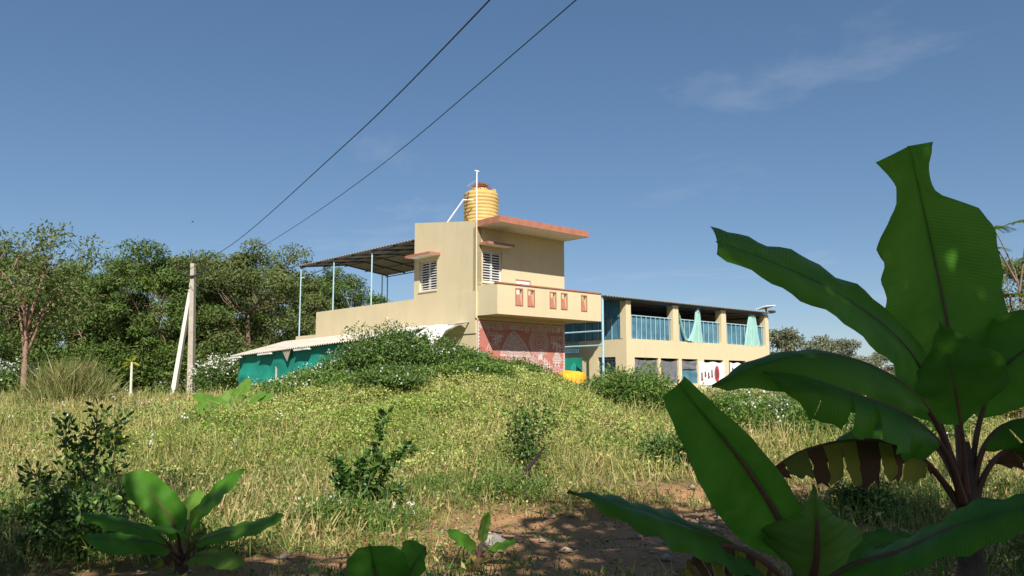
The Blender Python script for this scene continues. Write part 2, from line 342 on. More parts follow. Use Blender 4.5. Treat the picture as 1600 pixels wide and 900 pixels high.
M_pstem = mat('banana_stem', (0.13, 0.09, 0.065), 0.7, scale=5, col2=(0.05, 0.035, 0.03), c2pos=(0.4, 0.62), bump=0.3)

# ------------------------------------------------------------------ vegetation primitives (numpy)
def unit(a): return a / (np.linalg.norm(a, axis=-1, keepdims=True) + 1e-9)
def leaf_tris(pos, d, nrm, L, Wd, fold=0.25, r=rng):
    """folded diamond leaves: 4 verts, 2 triangles each"""
    n = len(pos); d = unit(d); s = unit(np.cross(d, nrm)); nn = np.cross(s, d)
    L = np.broadcast_to(L, (n,))[:, None]; Wd = np.broadcast_to(Wd, (n,))[:, None]
    mid = pos + d * L * 0.45 + nn * Wd * fold
    V = np.stack([pos, mid - s * Wd * 0.5, pos + d * L, mid + s * Wd * 0.5], 1).reshape(-1, 3)
    b = np.arange(n)[:, None] * 4
    F = np.concatenate([b + [0, 2, 1], b + [0, 3, 2]], 1).reshape(-1, 3)
    return V, F
def leaf_hex(pos, d, nrm, L, Wd, fold=0.2):
    n = len(pos); d = unit(d); s = unit(np.cross(d, nrm)); nn = np.cross(s, d)
    L = np.broadcast_to(L, (n,))[:, None]; Wd = np.broadcast_to(Wd, (n,))[:, None]
    a = pos + d * L * 0.32 + nn * Wd * fold; c = pos + d * L * 0.72 + nn * Wd * fold * 0.7
    V = np.stack([pos, a - s * Wd * .5, c - s * Wd * .38, pos + d * L - nn * L * .06, c + s * Wd * .38, a + s * Wd * .5], 1).reshape(-1, 3)
    b = np.arange(n)[:, None] * 6
    F = np.concatenate([b + [0, 3, 2, 1], b + [0, 5, 4, 3]], 1).reshape(-1, 4)
    return V, F
def rdir(n, up=0.0, r=rng):
    v = r.normal(size=(n, 3)); v[:, 2] += up; return unit(v)
def cat_tris(parts):
    Vs, Fs, o = [], [], 0
    for V, F in parts: Vs.append(V); Fs.append(F + o); o += len(V)
    return np.concatenate(Vs), np.concatenate(Fs)
def catmull(pts, n):
    pts = np.array(pts, float); P_ = np.vstack([2 * pts[0] - pts[1], pts, 2 * pts[-1] - pts[-2]])
    seg = np.linalg.norm(np.diff(pts, axis=0), axis=1); cum = np.concatenate([[0], np.cumsum(seg)])
    out_ = []
    for t in np.linspace(0, cum[-1], n):
        i = min(np.searchsorted(cum, t, 'right') - 1, len(seg) - 1); i = max(i, 0); s = (t - cum[i]) / (seg[i] + 1e-9)
        a, b, c, d = P_[i], P_[i + 1], P_[i + 2], P_[i + 3]
        out_.append(0.5 * (2 * b + (c - a) * s + (2 * a - 5 * b + 4 * c - d) * s ** 2 + (3 * b - a - 3 * c + d) * s ** 3))
    return np.array(out_)

def tree_parts(seed, H, Rx, th, nclump, nleaf, ls, cr=1.0, base_r=0.2, flat=0.6, lowest=0.35, forks=6, shell=0.55):
    r = np.random.default_rng(seed)
    tb = MB()
    lean = r.normal(size=2) * 0.25
    tpts = catmull([(0, 0, -0.3), (lean[0] * .4, lean[1] * .4, th * .5), (lean[0], lean[1], th), (lean[0] * 1.3, lean[1] * 1.3, th + (H - th) * .35)], 9)
    tb.tube(tpts, list(np.linspace(base_r, base_r * .45, 9)), 8)
    zc, rz = (H + H * lowest) / 2, (H - H * lowest) / 2
    cl = []
    while len(cl) < nclump:
        d = rdir(1, 0.1, r)[0]; k = shell + (1 - shell) * r.random() ** .6
        p = np.array([d[0] * Rx * k, d[1] * Rx * k, zc + d[2] * rz * k])
        p[:2] *= 1 + 0.18 * r.normal()
        if all(np.linalg.norm(p - q) > cr * .55 for q in cl) or r.random() < .2: cl.append(p)
    cl = np.array(cl)
    hubs = []
    for k in range(forks):
        a = 2 * math.pi * (k + r.random() * .6) / forks
        i0 = r.integers(4, 9); st = tpts[i0]
        e = np.array([math.cos(a) * Rx * .5, math.sin(a) * Rx * .5, zc + rz * r.uniform(-.35, .35)])
        m = (st + e) / 2 + [0, 0, r.uniform(-.2, .6)]
        lp = catmull([st, m, e], 7); hubs.append(lp); tb.tube(lp, list(np.linspace(base_r * .42, base_r * .16, 7)), 6)
    allh = np.concatenate(hubs)
    for c in cl:
        q = allh[np.argmin(np.linalg.norm(allh - c, axis=1) + 0.25 * r.random(len(allh)))]
        m = (q + c) / 2 + r.normal(size=3) * .12 * cr
        tb.tube([q, m, c], [base_r * .14, base_r * .1, base_r * .04], 4, False)
    per = nleaf // nclump; parts = []
    for c in cl:
        k = int(per * r.uniform(.6, 1.4)); rr = cr * r.uniform(.7, 1.25)
        o = rdir(k, 0, r) * (r.random((k, 1)) ** .45) * rr; o[:, 2] *= flat
        nrm = unit(o + rdir(k, .9, r) * rr * .8); d = unit(rdir(k, -.35, r) + o * .4)
        parts.append(leaf_tris(c + o, d, nrm, ls * r.uniform(.6, 1.35, k), ls * .42 * r.uniform(.7, 1.2, k)))
    V, F_ = cat_tris(parts)
    return tb, V, F_
def make_tree(name, label, loc, parts, leafm, barkm, group, sc=1.0, rz=0.0):
    tb, V, F_ = parts
    t = thing(name, label, 'tree', loc, rz, group); t.scale = (sc, sc, sc)
    tb.build('trunk', barkm, t, True); obj_np('crown', V, F_, leafm, t)
    return t
def copy_tree_at(src, label, loc, sc, rz, sz=None):
    c = copy_tree(src); c['label'] = label; c.location = loc; c.rotation_euler = (0, 0, rz); c.scale = (sc, sc, sz or sc); return c

def make_bush(name, label, cat, loc, rx, ry, h, n, ls, leafm, flowers=0, group=None, seed=0, lw=.5, fl_size=.05, lumps=9):
    r = np.random.default_rng(seed + 500)
    t = thing(name, label, cat, loc, 0, group)
    st = MB(); lc = []
    for k in range(lumps):
        a = r.uniform(0, 6.28); q = math.sqrt(r.random()) * .8
        hh = h * (1 - .45 * q * q) * r.uniform(.7, 1.05)
        c = np.array([math.cos(a) * rx * q, math.sin(a) * ry * q, hh * .62]); lc.append((c, hh))
        st.tube([(c[0] * .3, c[1] * .3, -.1), (c[0] * .7, c[1] * .7, hh * .4), (c[0], c[1], hh * .92)], [.02, .014, .006], 5)
    parts = []; fpts = []
    for c, hh in lc:
        k = n // lumps; o = rdir(k, 0, r) * (r.random((k, 1)) ** .5); o *= [rx * .48, ry * .48, hh * .46]
        p = c + o; p[:, 2] = np.maximum(p[:, 2], .02)
        parts.append(leaf_tris(p, rdir(k, .1, r), rdir(k, 1.0, r), ls * r.uniform(.6, 1.4, k), ls * lw * r.uniform(.7, 1.3, k)))
        kf = flowers // lumps
        if kf:
            o = rdir(kf, .7, r); o[:, 2] = np.abs(o[:, 2]); fpts.append(c + o * [rx * .5, ry * .5, hh * .5])
    V, F_ = cat_tris(parts)
    st.build('stem', M_twig, t); obj_np('foliage', V, F_, leafm, t)
    if fpts:
        fp = np.concatenate(fpts); k = 5
        fp = np.repeat(fp, k, 0) + r.normal(size=(len(fp) * k, 3)) * fl_size * .8
        V, F_ = leaf_tris(fp, rdir(len(fp), .2, r), rdir(len(fp), 1.2, r), fl_size * r.uniform(.6, 1.2, len(fp)), fl_size * .8)
        fo = obj_np('flower', V, F_, L_flower, t); fo['kind'] = 'stuff'
    return t
# ------------------------------------------------------------------ building frame: local x along the front wall, y along the left wall
ANG = R(41.94); OB = np.array([-1.154, 26.0, 0.85])
UX = np.array([math.cos(ANG), math.sin(ANG), 0]); VX = np.array([-UX[1], UX[0], 0])
def bthing(name, label, cat, group=None): return thing(name, label, cat, tuple(OB), ANG, group)
def on(px, py, axis, val):
    """local point of the building frame where a view ray meets the plane axis=val"""
    n = UX if axis == 'x' else VX
    d = ray(px, py); e = np.array([0, 0, EYE]); t = ((OB + n * val - e) @ n) / (d @ n); w = e + d * t - OB
    return np.array([w @ UX, w @ VX, w[2]])
def corrug(x0, x1, y0, y1, zf, axis='y', pitch=0.15, amp=0.022, th=0.012, nl=2):
    """corrugated sheet; waves run across 'axis' direction; zf(x,y) height; returns MB"""
    b = MB(); a0, a1 = (y0, y1) if axis == 'y' else (x0, x1)
    k = int((a1 - a0) / pitch * 6); ws = np.linspace(a0, a1, k + 1)
    ls = np.linspace(x0, x1, nl + 1) if axis == 'y' else np.linspace(y0, y1, nl + 1)
    for s in (0, -th):
        for l in ls:
            for w in ws:
                x, y = (l, w) if axis == 'y' else (w, l)
                b.v.append((x, y, zf(x, y) + amp * math.sin((w - a0) / pitch * 2 * math.pi) + s))
    n = k + 1; off = (nl + 1) * n
    for j in range(nl):
        for i in range(k):
            a = j * n + i
            b.f += [(a, a + 1, a + n + 1, a + n), (a + off, a + off + n, a + off + n + 1, a + off + 1)]
    for i in range(k):
        e = nl * n + i
        b.f += [(i, i + off, i + off + 1, i + 1), (e, e + 1, e + off + 1, e + off)]
    return b

# ---- main house
H = bthing('house', 'cream two storey house with a red painted mural wall and corner balcony', 'house')
LW, LD, TER = 4.10, 10.7, 2.90
MB().box(0, LW, 0.0, LD, -0.9, TER - 0.004).build('ground_floor_wall', M_cream, H)
w = MB(); w.box(-0.03, 0.12, 0.012, LD + .01, TER - 0.55, 3.73); w.box(0.12, LW, LD - .14, LD + .01, TER, 3.73); w.box(LW - .15, LW + .002, 3.7, LD - .14, TER, 3.73)
w.build('parapet', M_cream, H)
# upper room: front wall with window, left wall with window and a sloping top
RS = 3.56
wt0, wt1, wz0, wz1 = 0.26, 1.10, 4.06, 5.12
xf(wall_cells(LW, TER, 5.86, [(wt0, wt1, wz0, wz1)], 0.2), lambda x, y, z: (x, y, z)).build('front_wall', M_cream, H)
ws0, ws1, wl0, wl1 = 2.20, 3.24, 3.97, 5.06
lw = xf(wall_cells(RS, TER, 6.06, [(RS - ws1, RS - ws0, wl0, wl1)], 0.2), lambda x, y, z: (y, RS - x, z + (0.46 * ((RS - x) / RS) if z > 6 else 0)))
lw.build('side_wall', M_cream, H)
b = MB(); b.box(0.2, LW, RS - .2, RS, TER, 6.25); b.box(LW - .2, LW, 0.2, RS - .2, TER, 5.86); b.build('back_wall', M_cream, H)
sl = MB(); sl.box(0.205, LW + .02, -1.16, RS + .05, 5.865, 6.045); sl.box(0.0, 0.205, -1.16, -0.004, 5.865, 6.045)
slab = sl.build('roof_slab', M_white, H)
fas = MB(); fas.box(-0.012, LW + .035, -1.185, -1.161, 5.86, 6.07); fas.box(-0.025, -0.001, -1.161, -0.006, 5.86, 6.07); fas.box(LW + .021, LW + .036, -1.161, RS, 5.86, 6.07)
fas.build('fascia', M_terra, slab)
def sunshade(name, box, trim):
    s_ = MB().box(*box).build(name, M_white, H)
    t_ = MB()
    for q in trim: t_.box(*q)
    t_.build('painted_edge', M_terra, s_)
sunshade('sunshade', (0.10, 1.24, -0.46, -0.002, 5.27, 5.33), [(0.085, 1.255, -0.475, -0.461, 5.262, 5.345), (0.085, 0.099, -0.461, -0.004, 5.262, 5.345), (1.241, 1.255, -0.461, -0.004, 5.262, 5.345), (0.1, 1.24, -.46, -.004, 5.331, 5.345)])
sunshade('sunshade', (-0.46, -0.002, 2.02, 3.46, 5.17, 5.23), [(-0.475, -0.461, 2.005, 3.475, 5.162, 5.245), (-0.461, -0.004, 2.005, 2.019, 5.162, 5.245), (-0.461, -0.004, 3.461, 3.475, 5.162, 5.245), (-.46, -.004, 2.02, 3.46, 5.231, 5.245)])
def window(to_local, W_, H_):
    """built in x (0..W), z (0..H), y = depth into the wall"""
    fr = MB()
    for x0, x1, z0, z1 in ((0, .05, 0, H_), (W_ - .05, W_, 0, H_), (.05, W_ - .05, 0, .05), (.05, W_ - .05, H_ - .05, H_), (W_ / 2 - .03, W_ / 2 + .03, .05, H_ - .05)): fr.box(x0, x1, .07, .12, z0, z1)
    wo = xf(fr, to_local).build('window', M_white, H)
    for x0, x1 in ((.05, W_ / 2 - .03), (W_ / 2 + .03, W_ - .05)): xf(MB().box(x0, x1, .125, .13, .05, H_ - .05), to_local).build('pane', M_glass, wo)
    nb = 11
    for i in range(nb):
        z = .05 + (H_ - .1) * (i + .5) / nb
        xf(MB().box(.05, W_ - .05, .045, .066, z - .012, z + .012), to_local).build('bar', M_white, wo)
    xf(MB().box(-.04, W_ + .04, -.03, .068, -.05, -.002), to_local).build('sill', M_cream, wo)
window(lambda x, y, z: (wt0 + x, y, wz0 + z), wt1 - wt0, wz1 - wz0)
window(lambda x, y, z: (y, ws1 - x, wl0 + z), ws1 - ws0, wl1 - wl0)
# balcony
slots = [(0.80, 1.06), (1.34, 1.59), (2.36, 2.60), (2.90, 3.14), (3.90, 4.13)]
BL = 4.92
bal = xf(wall_cells(BL, 2.92, 3.90, [(a, c, 3.27, 3.77) for a, c in slots], 0.12), lambda x, y, z: (x + .012, y - 1.02, z)).build('balcony', M_cream, H)
b = MB(); b.box(.012, .13, -.9, -.002, 2.92, 3.90); b.box(BL - .1, BL + .012, -.9, 0.1, 2.92, 3.90); b.box(.13, BL - .1, -.9, -.003, 2.925, 3.04); b.box(LW + .01, BL - .1, -.003, 1.2, 2.925, 3.04); b.build('balcony_floor', M_cream, bal)
b = MB(); b.box(-.01, BL + .03, -1.05, -.88, 3.902, 3.945); b.box(BL - .12, BL + .03, -.88, .1, 3.902, 3.945); b.build('coping', M_terra, bal)
for a, c in slots:
    m_ = MB(); a += .012; c += .012
    for q in ((a - .035, a, 3.235, 3.805), (c, c + .035, 3.235, 3.805), (a, c, 3.235, 3.27), (a, c, 3.77, 3.805)): m_.box(q[0], q[1], -1.04, -1.021, q[2], q[3])
    m_.build('slot_frame', M_terra, bal)
    MB().prism([(a, -1.0, 3.27), (a, -.91, 3.27), (a, -.91, 3.62)], (c - a, 0, 0)).build('slot_slope', M_terra, bal)
MB().box(-.012, .008, -.03, .01, 2.8, 3.7).build('corner_trim', M_cream, H)
# mural: painted panel with figures standing a paint's thickness proud
mur = MB().box(0.02, LW - .005, -0.006, -0.001, -0.4, 2.80).build('mural', M_mural, H)
def mp_(px, py): q = on(px, py, 'y', -.01); return q[0], q[2]
pm = MB()
def stroke(pts, w_=.022, closed=False):
    if closed: pts = pts + [pts[0]]
    for (a, c), (d, e) in zip(pts[:-1], pts[1:]):
        L_ = math.hypot(d - a, e - c) + 1e-6; nx_, nz_ = -(e - c) / L_ * w_ / 2, (d - a) / L_ * w_ / 2
        i = len(pm.v); pm.v += [(a + nx_, -.0105, c + nz_), (a - nx_, -.0105, c - nz_), (d - nx_, -.0105, e - nz_), (d + nx_, -.0105, e + nz_)]; pm.f.append((i, i + 1, i + 2, i + 3))
def poly(pts): i = len(pm.v); pm.v += [(a, -.0112, c) for a, c in pts]; pm.f.append(tuple(range(i, i + len(pts))))
def disc(cx, cz, r_, n=10): poly([(cx + r_ * math.cos(6.2832 * k / n), cz + r_ * math.sin(6.2832 * k / n)) for k in range(n)])
rr = random.Random(4)
def person(cx, cz, s):
    poly([(cx - .28 * s, cz + .75 * s), (cx + .28 * s, cz + .75 * s), (cx, cz + .42 * s)]); poly([(cx, cz + .48 * s), (cx - .2 * s, cz + .2 * s), (cx + .2 * s, cz + .2 * s)])
    disc(cx, cz + .88 * s, .11 * s, 8)
    for d in (-1, 1): stroke([(cx + d * .1 * s, cz + .22 * s), (cx + d * .16 * s, cz)], .07 * s); stroke([(cx + d * .26 * s, cz + .74 * s), (cx + d * .42 * s, cz + .5 * s), (cx + d * .34 * s, cz + .95 * s)], .06 * s)
# top fringe, side borders
for k in range(58):
    x = .1 + k * (LW - .2) / 57; stroke([(x, 2.72), (x + rr.uniform(-.03, .03), 2.52 + rr.uniform(-.03, .04))], .03)
stroke([(.04, 2.74), (LW - .05, 2.74)], .03)
for x in (.06, LW - .05):
    stroke([(x, -.2), (x, 2.7)], .05)
    for k in range(24): z = k * .115; sgn = 1 if x < 1 else -1; poly([(x, z), (x + sgn * .09, z + .05), (x, z + .1)])
# big rounded hut with rings
ap, bl_, br_ = mp_(802, 518), mp_(782, 555), mp_(829, 557)
def side(t, a, c, bow): return (a[0] + (c[0] - a[0]) * (t ** .8), a[1] + (c[1] - a[1]) * t + bow * math.sin(math.pi * t))
stroke([side(t, ap, bl_, .08) for t in np.linspace(0, 1, 9)], .035); stroke([side(t, ap, br_, .08) for t in np.linspace(0, 1, 9)], .035)
for k in range(1, 15):
    t = k / 15; a, c = side(t, ap, bl_, .08), side(t, ap, br_, .08)
    stroke([(a[0] + (c[0] - a[0]) * q, a[1] + (c[1] - a[1]) * q - .12 * math.sin(math.pi * q)) for q in np.linspace(0, 1, 9)], .018 if k % 3 else .03)
    for q in np.linspace(.04, .96, 5 + 2 * k):
        x, z = a[0] + (c[0] - a[0]) * q, a[1] + (c[1] - a[1]) * q - .12 * math.sin(math.pi * q); stroke([(x, z), (x + rr.uniform(-.01, .02), z + .05)], .012)
stroke([bl_, br_], .05)
hx0, hx1 = bl_[0] + .25, br_[0] - .2
for x in np.linspace(hx0, hx1, 5): stroke([(x, bl_[1] - .05), (x, bl_[1] - .75)], .03)
stroke([(hx0, bl_[1] - .12), (hx1, br_[1] - .1)], .03)
# flower-like tree
tc_ = mp_(842.5, 535)
for r_, wv in ((.46, .03), (.40, .02), (.31, .03), (.24, .02), (.15, .025), (.08, .02)):
    stroke([(tc_[0] + r_ * (1 + wv * 2 * math.cos(8 * a)) * math.cos(a), tc_[1] + r_ * 1.05 * (1 + wv * 2 * math.cos(8 * a)) * math.sin(a)) for a in np.linspace(0, 6.2832, 33)], .02)
for k in range(40):
    a = k * .157; stroke([(tc_[0] + .33 * math.cos(a), tc_[1] + .34 * math.sin(a)), (tc_[0] + .39 * math.cos(a + .05), tc_[1] + .40 * math.sin(a + .05))], .014)
tk = mp_(844.5, 562); poly([(tk[0] - .07, tc_[1] - .42), (tk[0] + .07, tc_[1] - .42), (tk[0] + .12, tk[1]), (tk[0] - .12, tk[1])])
for d in (-1, 1): stroke([(tk[0], tc_[1] - .5), (tk[0] + d * .2, tc_[1] - .38)], .03)
# small triangular hut, people, birds, lettering-like rows, sun disc, arc of dancers
h1, h2, h3 = mp_(870, 548), mp_(863, 563), mp_(878, 563)
stroke([h1, h2, h3], .03, True)
for k in range(1, 7): t = k / 7; stroke([(h1[0] + (h2[0] - h1[0]) * t, h1[1] + (h2[1] - h1[1]) * t), (h1[0] + (h3[0] - h1[0]) * t, h1[1] + (h3[1] - h1[1]) * t)], .03)
for px, py, s in ((774, 534, .3), (778, 531, .3), (782, 529, .3), (865, 540, .32), (870, 543, .32), (875, 546, .3), (851, 568, .32), (855, 573, .32), (859, 577, .3), (868, 570, .3), (873, 570, .3), (864, 592, .34), (869, 594, .3), (846, 552, .25)):
    c = mp_(px, py); person(c[0], c[1] - s * .4, s)
def glyphs(px, py, n, s):
    c = mp_(px, py)
    for k in range(n):
        x = c[0] + k * s * 1.05
        stroke([(x + s * .42 * math.cos(a), c[1] + s * .42 * math.sin(a)) for a in np.linspace(.6 + k, 5.2 + k, 8)], s * .2); stroke([(x - s * .3, c[1] + s * .62), (x + s * .35, c[1] + s * .62)], s * .18)
glyphs(763, 522, 4, .11); glyphs(800, 512, 4, .12); glyphs(862, 529, 5, .11); glyphs(844, 515, 4, .11); glyphs(865, 579, 6, .1)
for cx, cy, n in ((777, 511, 16), (857, 513, 14)):
    for k in range(n): c = mp_(cx + rr.uniform(-8, 8), cy + rr.uniform(-6, 6)); stroke([(c[0] - .05, c[1]), (c[0], c[1] + .03), (c[0] + .05, c[1])], .018)
for px, py in ((763, 511), (823, 516), (833, 560)):
    c = mp_(px, py)
    for a in range(5): stroke([c, (c[0] + .14 * math.cos(a * 1.3), c[1] + .14 * math.sin(a * 1.3))], .025)
c = mp_(873, 515); disc(c[0], c[1], .09, 12)
for k in range(12): a = k * .5236; stroke([(c[0] + .1 * math.cos(a), c[1] + .1 * math.sin(a)), (c[0] + .14 * math.cos(a), c[1] + .14 * math.sin(a))], .015)
arc = [mp_(x, y) for x, y in ((822, 565), (832, 568), (842, 574), (851, 583), (857, 592), (861, 600))]
for o_ in (0, .1): stroke([(a, c + o_) for a, c in arc], .03)
for (a, c), (d, e) in zip(arc[:-1], arc[1:]):
    for q in np.linspace(0, 1, 5): x, z = a + (d - a) * q, c + (e - c) * q; stroke([(x, z + .1), (x + .1, z + .26)], .022)
for k, r_ in enumerate((.12, .2, .28)):
    c = mp_(771, 548); stroke([(c[0] + r_ * math.cos(a), c[1] + r_ * math.sin(a)) for a in np.linspace(0, 3.14, 9)], .02)
pm.build('painted_figures', M_mwhite, mur)

# ---- water tank on the roof
tcx, tcy = 1.42, 1.5
T = thing('water_tank', 'yellow ribbed plastic water tank standing on the house roof', 'water tank', tuple(OB + UX * tcx + VX * tcy + np.array([0, 0, 6.05])), ANG)
prof = []; zz = 0.16
prof += [(0, zz), (.60, zz)]
for k in range(9):
    z0 = zz + .02 + k * .125; prof += [(.625, z0 + .01), (.625, z0 + .075), (.600, z0 + .09), (.600, z0 + .115)]
prof += [(.62, 1.33), (.60, 1.40), (.50, 1.47), (.34, 1.52), (.24, 1.54), (.24, 1.60), (0, 1.61)]
nseg = 40; V = []; Fq = []
for r_, z in prof:
    for k in range(nseg): a = 6.2832 * k / nseg; V.append((r_ * math.cos(a), r_ * math.sin(a), z))
for j in range(len(prof) - 1):
    for k in range(nseg): a = j * nseg + k; b_ = j * nseg + (k + 1) % nseg; Fq.append((a, b_, b_ + nseg, a + nseg))
tb_ = obj_np('body', V, Fq, M_tank, T)
for k in range(4): a = k * 1.57 + .4; MB().box(.5 * math.cos(a) - .06, .5 * math.cos(a) + .06, .5 * math.sin(a) - .06, .5 * math.sin(a) + .06, 1.42, 1.53).build('lug', M_tank, T)
MB().box(-.62, .62, -.62, .62, 0, .155).build('plinth', M_concrete, T)
hk = np.random.default_rng(3); pp = np.stack([hk.normal(size=900) * .13, hk.normal(size=900) * .13, 1.6 + np.abs(hk.normal(size=900)) * .05], -1); pp[:, 2] += .10 * np.exp(-(pp[:, 0] ** 2 + pp[:, 1] ** 2) / .05)
V, Fq = leaf_tris(pp, rdir(900, .2, hk), rdir(900, .5, hk), .07, .03); hs_ = obj_np('husk_cover', V, Fq, M_tanklid, T); hs_['kind'] = 'stuff'
# pipes
pz = on(742, 268, 'x', -.05)[2]
t_ = MB(); t_.tube([(-.045, -.03, 6.12), (-.045, -.03, pz)], .02, 8); t_.tube([(-.13, -.03, pz), (.04, -.03, pz)], .022, 6)
q = bthing('vent_pipe', 'tall thin white pipe rising up the house corner past the tank', 'pipe'); t_.build('pipe_run', M_white, q); MB().tube([(-.045, -.03, 2.85), (-.045, -.03, 6.12)], .028, 8).build('painted_pipe', M_cream, q)
MB().tube([(-.045, -.03, 7.42), (.3, .9, 7.45), (.7, 1.3, 7.62)], .018, 6).build('side_branch', M_white, q)
a, c = on(695, 353, 'x', 0.02), on(724, 312, 'x', .35)
tag(MB().tube([a, c, c + np.array([.35, -.1, .03])], .025, 8).build('drain_pipe', M_white), 'slanting white pipe from the yellow tank to the roof edge', 'pipe')
o = bpy.data.objects['drain_pipe']; o.location = tuple(OB); o.rotation_euler = (0, 0, ANG)
# white board standing on the balcony
q = bthing('notice_board', 'small white board with pink rim standing on the balcony', 'board')
MB().box(1.62, 2.22, -.16, -.13, 3.05, 4.20).build('board_face', M_white, q); b = MB(); b.box(2.221, 2.26, -.17, -.12, 3.05, 4.24); b.box(1.60, 2.22, -.17, -.12, 4.201, 4.24); b.build('board_rim', M_terra, q)

# ---- terrace canopy
CN = bthing('terrace_canopy', 'open metal roof on thin posts over the house terrace', 'canopy')
cs0, cs1, ct = 3.57, 12.5, 4.62
cz = lambda x, y: 5.92 + .30 * (1 - abs(x - 2.3) / 2.3)
corrug(-.06, ct, cs0, cs1, cz, 'y', .2, .02, nl=6).build('roof_sheet', M_sheetdark, CN)
for x, y, zb in ((0.05, 12.35, 1.9), (0.05, 9.45, 3.0), (0.05, 6.5, 3.0), (4.55, 12.3, 1.9), (4.25, 12.3, 1.9), (4.5, 9.3, 2.9)):
    MB().tube([(x, y, zb), (x, y, cz(x, y) - .03)], .028, 8).build('post', M_bluesteel, CN)
for y in (12.35, 10.9, 9.45, 8, 6.5, 5.0, 3.75): MB().tube([(.02, y, cz(0, y) - .06), (2.3, y, cz(2.3, y) - .06), (4.58, y, cz(4.58, y) - .06)], .03, 5).build('rafter', M_dkblue, CN)
for x in (.05, 1.2, 2.3, 3.4, 4.55): MB().box(x - .02, x + .02, cs0 + .05, cs1 - .04, cz(x, 0) - .125, cz(x, 0) - .09).build('purlin', M_dkblue, CN)
MB().tube([(.05, 12.35, 5.35), (1.5, 12.35, cz(1.5, 0) - .1)], .02, 5).build('brace', M_bluesteel, CN)

# ---- lean-to shed
SH = bthing('lean_to_shed', 'lean-to shed with cement sheet roof and green net walls', 'shed')
def shz(x, y): t = -x / 2.5; return (2.74 - .01 * y) * (1 - t) + (2.27 - .0285 * y) * t
corrug(-2.55, -.04, 2.2, 13.5, shz, 'y', .17, .026, nl=4).build('roof_sheet', M_asb, SH)
b = MB().box(.02, 1.2, 10.72, 12.6, 2.3, 2.78); b.build('back_ledge', M_cream, SH)
def netwall(x0, y0, x1, y1, zt, zb, seed, n=60, amp=.06):
    r = np.random.default_rng(seed); V = []; k = 10; ph = r.uniform(0, 6, 4)
    for j in range(k + 1):
        for i in range(n + 1):
            t = i / n; w_ = amp * (math.sin(t * 19 + ph[0] + j * .25) + .6 * math.sin(t * 43 + ph[1] - j * .4)) * (.3 + .7 * j / k)
            if j in (3, 4): w_ += .09 * math.sin(t * 12 + ph[2]) + (.06 if j == 4 else 0)
            L_ = math.hypot(x1 - x0, y1 - y0); nx_, ny_ = (y1 - y0) / L_, -(x1 - x0) / L_
            x, y = x0 + (x1 - x0) * t, y0 + (y1 - y0) * t; top = zt(x, y)
            V.append((x + nx_ * w_, y + ny_ * w_, top + (zb - top) * j / k))
    I = np.arange((k + 1) * (n + 1)).reshape(k + 1, n + 1)
    return V, np.stack([I[:-1, :-1], I[:-1, 1:], I[1:, 1:], I[1:, :-1]], -1).reshape(-1, 4)
V, Fq = netwall(-2.35, 12.9, -2.35, 2.4, lambda x, y: shz(x, y) - .07, -.6, 1, 90); obj_np('net_wall', V, Fq, M_net, SH, True)
V, Fq = netwall(-2.35, 2.4, -.05, 2.4, lambda x, y: shz(x, y) - .07, -.6, 2, 30); obj_np('net_wall', V, Fq, M_net, SH, True)
V, Fq = netwall(-.05, 12.9, -2.35, 12.9, lambda x, y: shz(x, y) - .07, -.6, 3, 30); obj_np('net_wall', V, Fq, M_net, SH, True)
for y in (12.8, 9.6, 6.4, 3.0): MB().tube([(-2.28, y, -.6), (-2.28, y, shz(-2.28, y) - .06)], .04, 6).build('post', M_concrete, SH)
for y in (12.95, 10.1, 7.0): xf(MB().box(-2.62, -2.46, y - .55, y + .55, -.13, -.07), lambda x, y_, z: (x, y_, z + shz(-2.5, y_))).build('eave_batten', M_white, SH)
MB().prism([(-2.50, 8.7, shz(-2.5, 8.7) - .05), (-2.50, 8.0, shz(-2.5, 8.0) - .05), (-2.46, 8.35, shz(-2.5, 8.3) - .48)], (.02, 0, 0)).build('net_flap', M_concrete, SH)
# white cloth over the near end of the shed
def cloth(name, label, cat, fn, nu, nv, m, th=0):
    V = [fn(i / nu, j / nv) for j in range(nv + 1) for i in range(nu + 1)]; I = np.arange((nu + 1) * (nv + 1)).reshape(nv + 1, nu + 1)
    o = obj_np(name, V, np.stack([I[:-1, :-1], I[:-1, 1:], I[1:, 1:], I[1:, :-1]], -1).reshape(-1, 4), m, None, True)
    o.location = tuple(OB); o.rotation_euler = (0, 0, ANG); return tag(o, label, cat)
def shroud(a, d):
    y = 4.3 - 3.9 * a; x = -.10 - .85 * d; z = 2.70 - .10 * d - (.38 + .12 * math.sin(a * 17) + .08 * math.sin(a * 41 + 1)) * max(0, d - .35) / .65
    return (x + .04 * math.sin(a * 23 + d * 4), y + .05 * math.sin(d * 9 + a * 5), z + .03 * math.sin(a * 31 + d * 3) * (1 if d > .05 else .2) - (.30 * max(0, d - .7) / .3 if .78 < a < .86 else 0))
cloth('white_sheet', 'crumpled white cloth draped over the near end of the shed roof', 'cloth', shroud, 60, 14, M_cloth)
tag(MB().tube([(-.9, .35, 2.60), (-.04, .35, 2.74)], .03, 6).build('shed_pole', M_concrete), 'short grey pole carrying the white cloth at the house corner', 'pole')
o = bpy.data.objects['shed_pole']; o.location = tuple(OB); o.rotation_euler = (0, 0, ANG)
def wcloth(name, label, cat, fn, nu, nv, m):
    o = cloth(name, label, cat, fn, nu, nv, m); o.location = (0, 0, 0); o.rotation_euler = (0, 0, 0); return o
def lownet(a, d): q = P(700 + 62 * a, 556 - 3 * a, 24.4 - .3 * a); return (q[0], q[1] + .06 * math.sin(a * 19), q[2] - 1.2 * d + .05 * math.sin(a * 9))
wcloth('green_net_fence', 'low green net fence in front of the red mural', 'net', lownet, 24, 6, M_net)

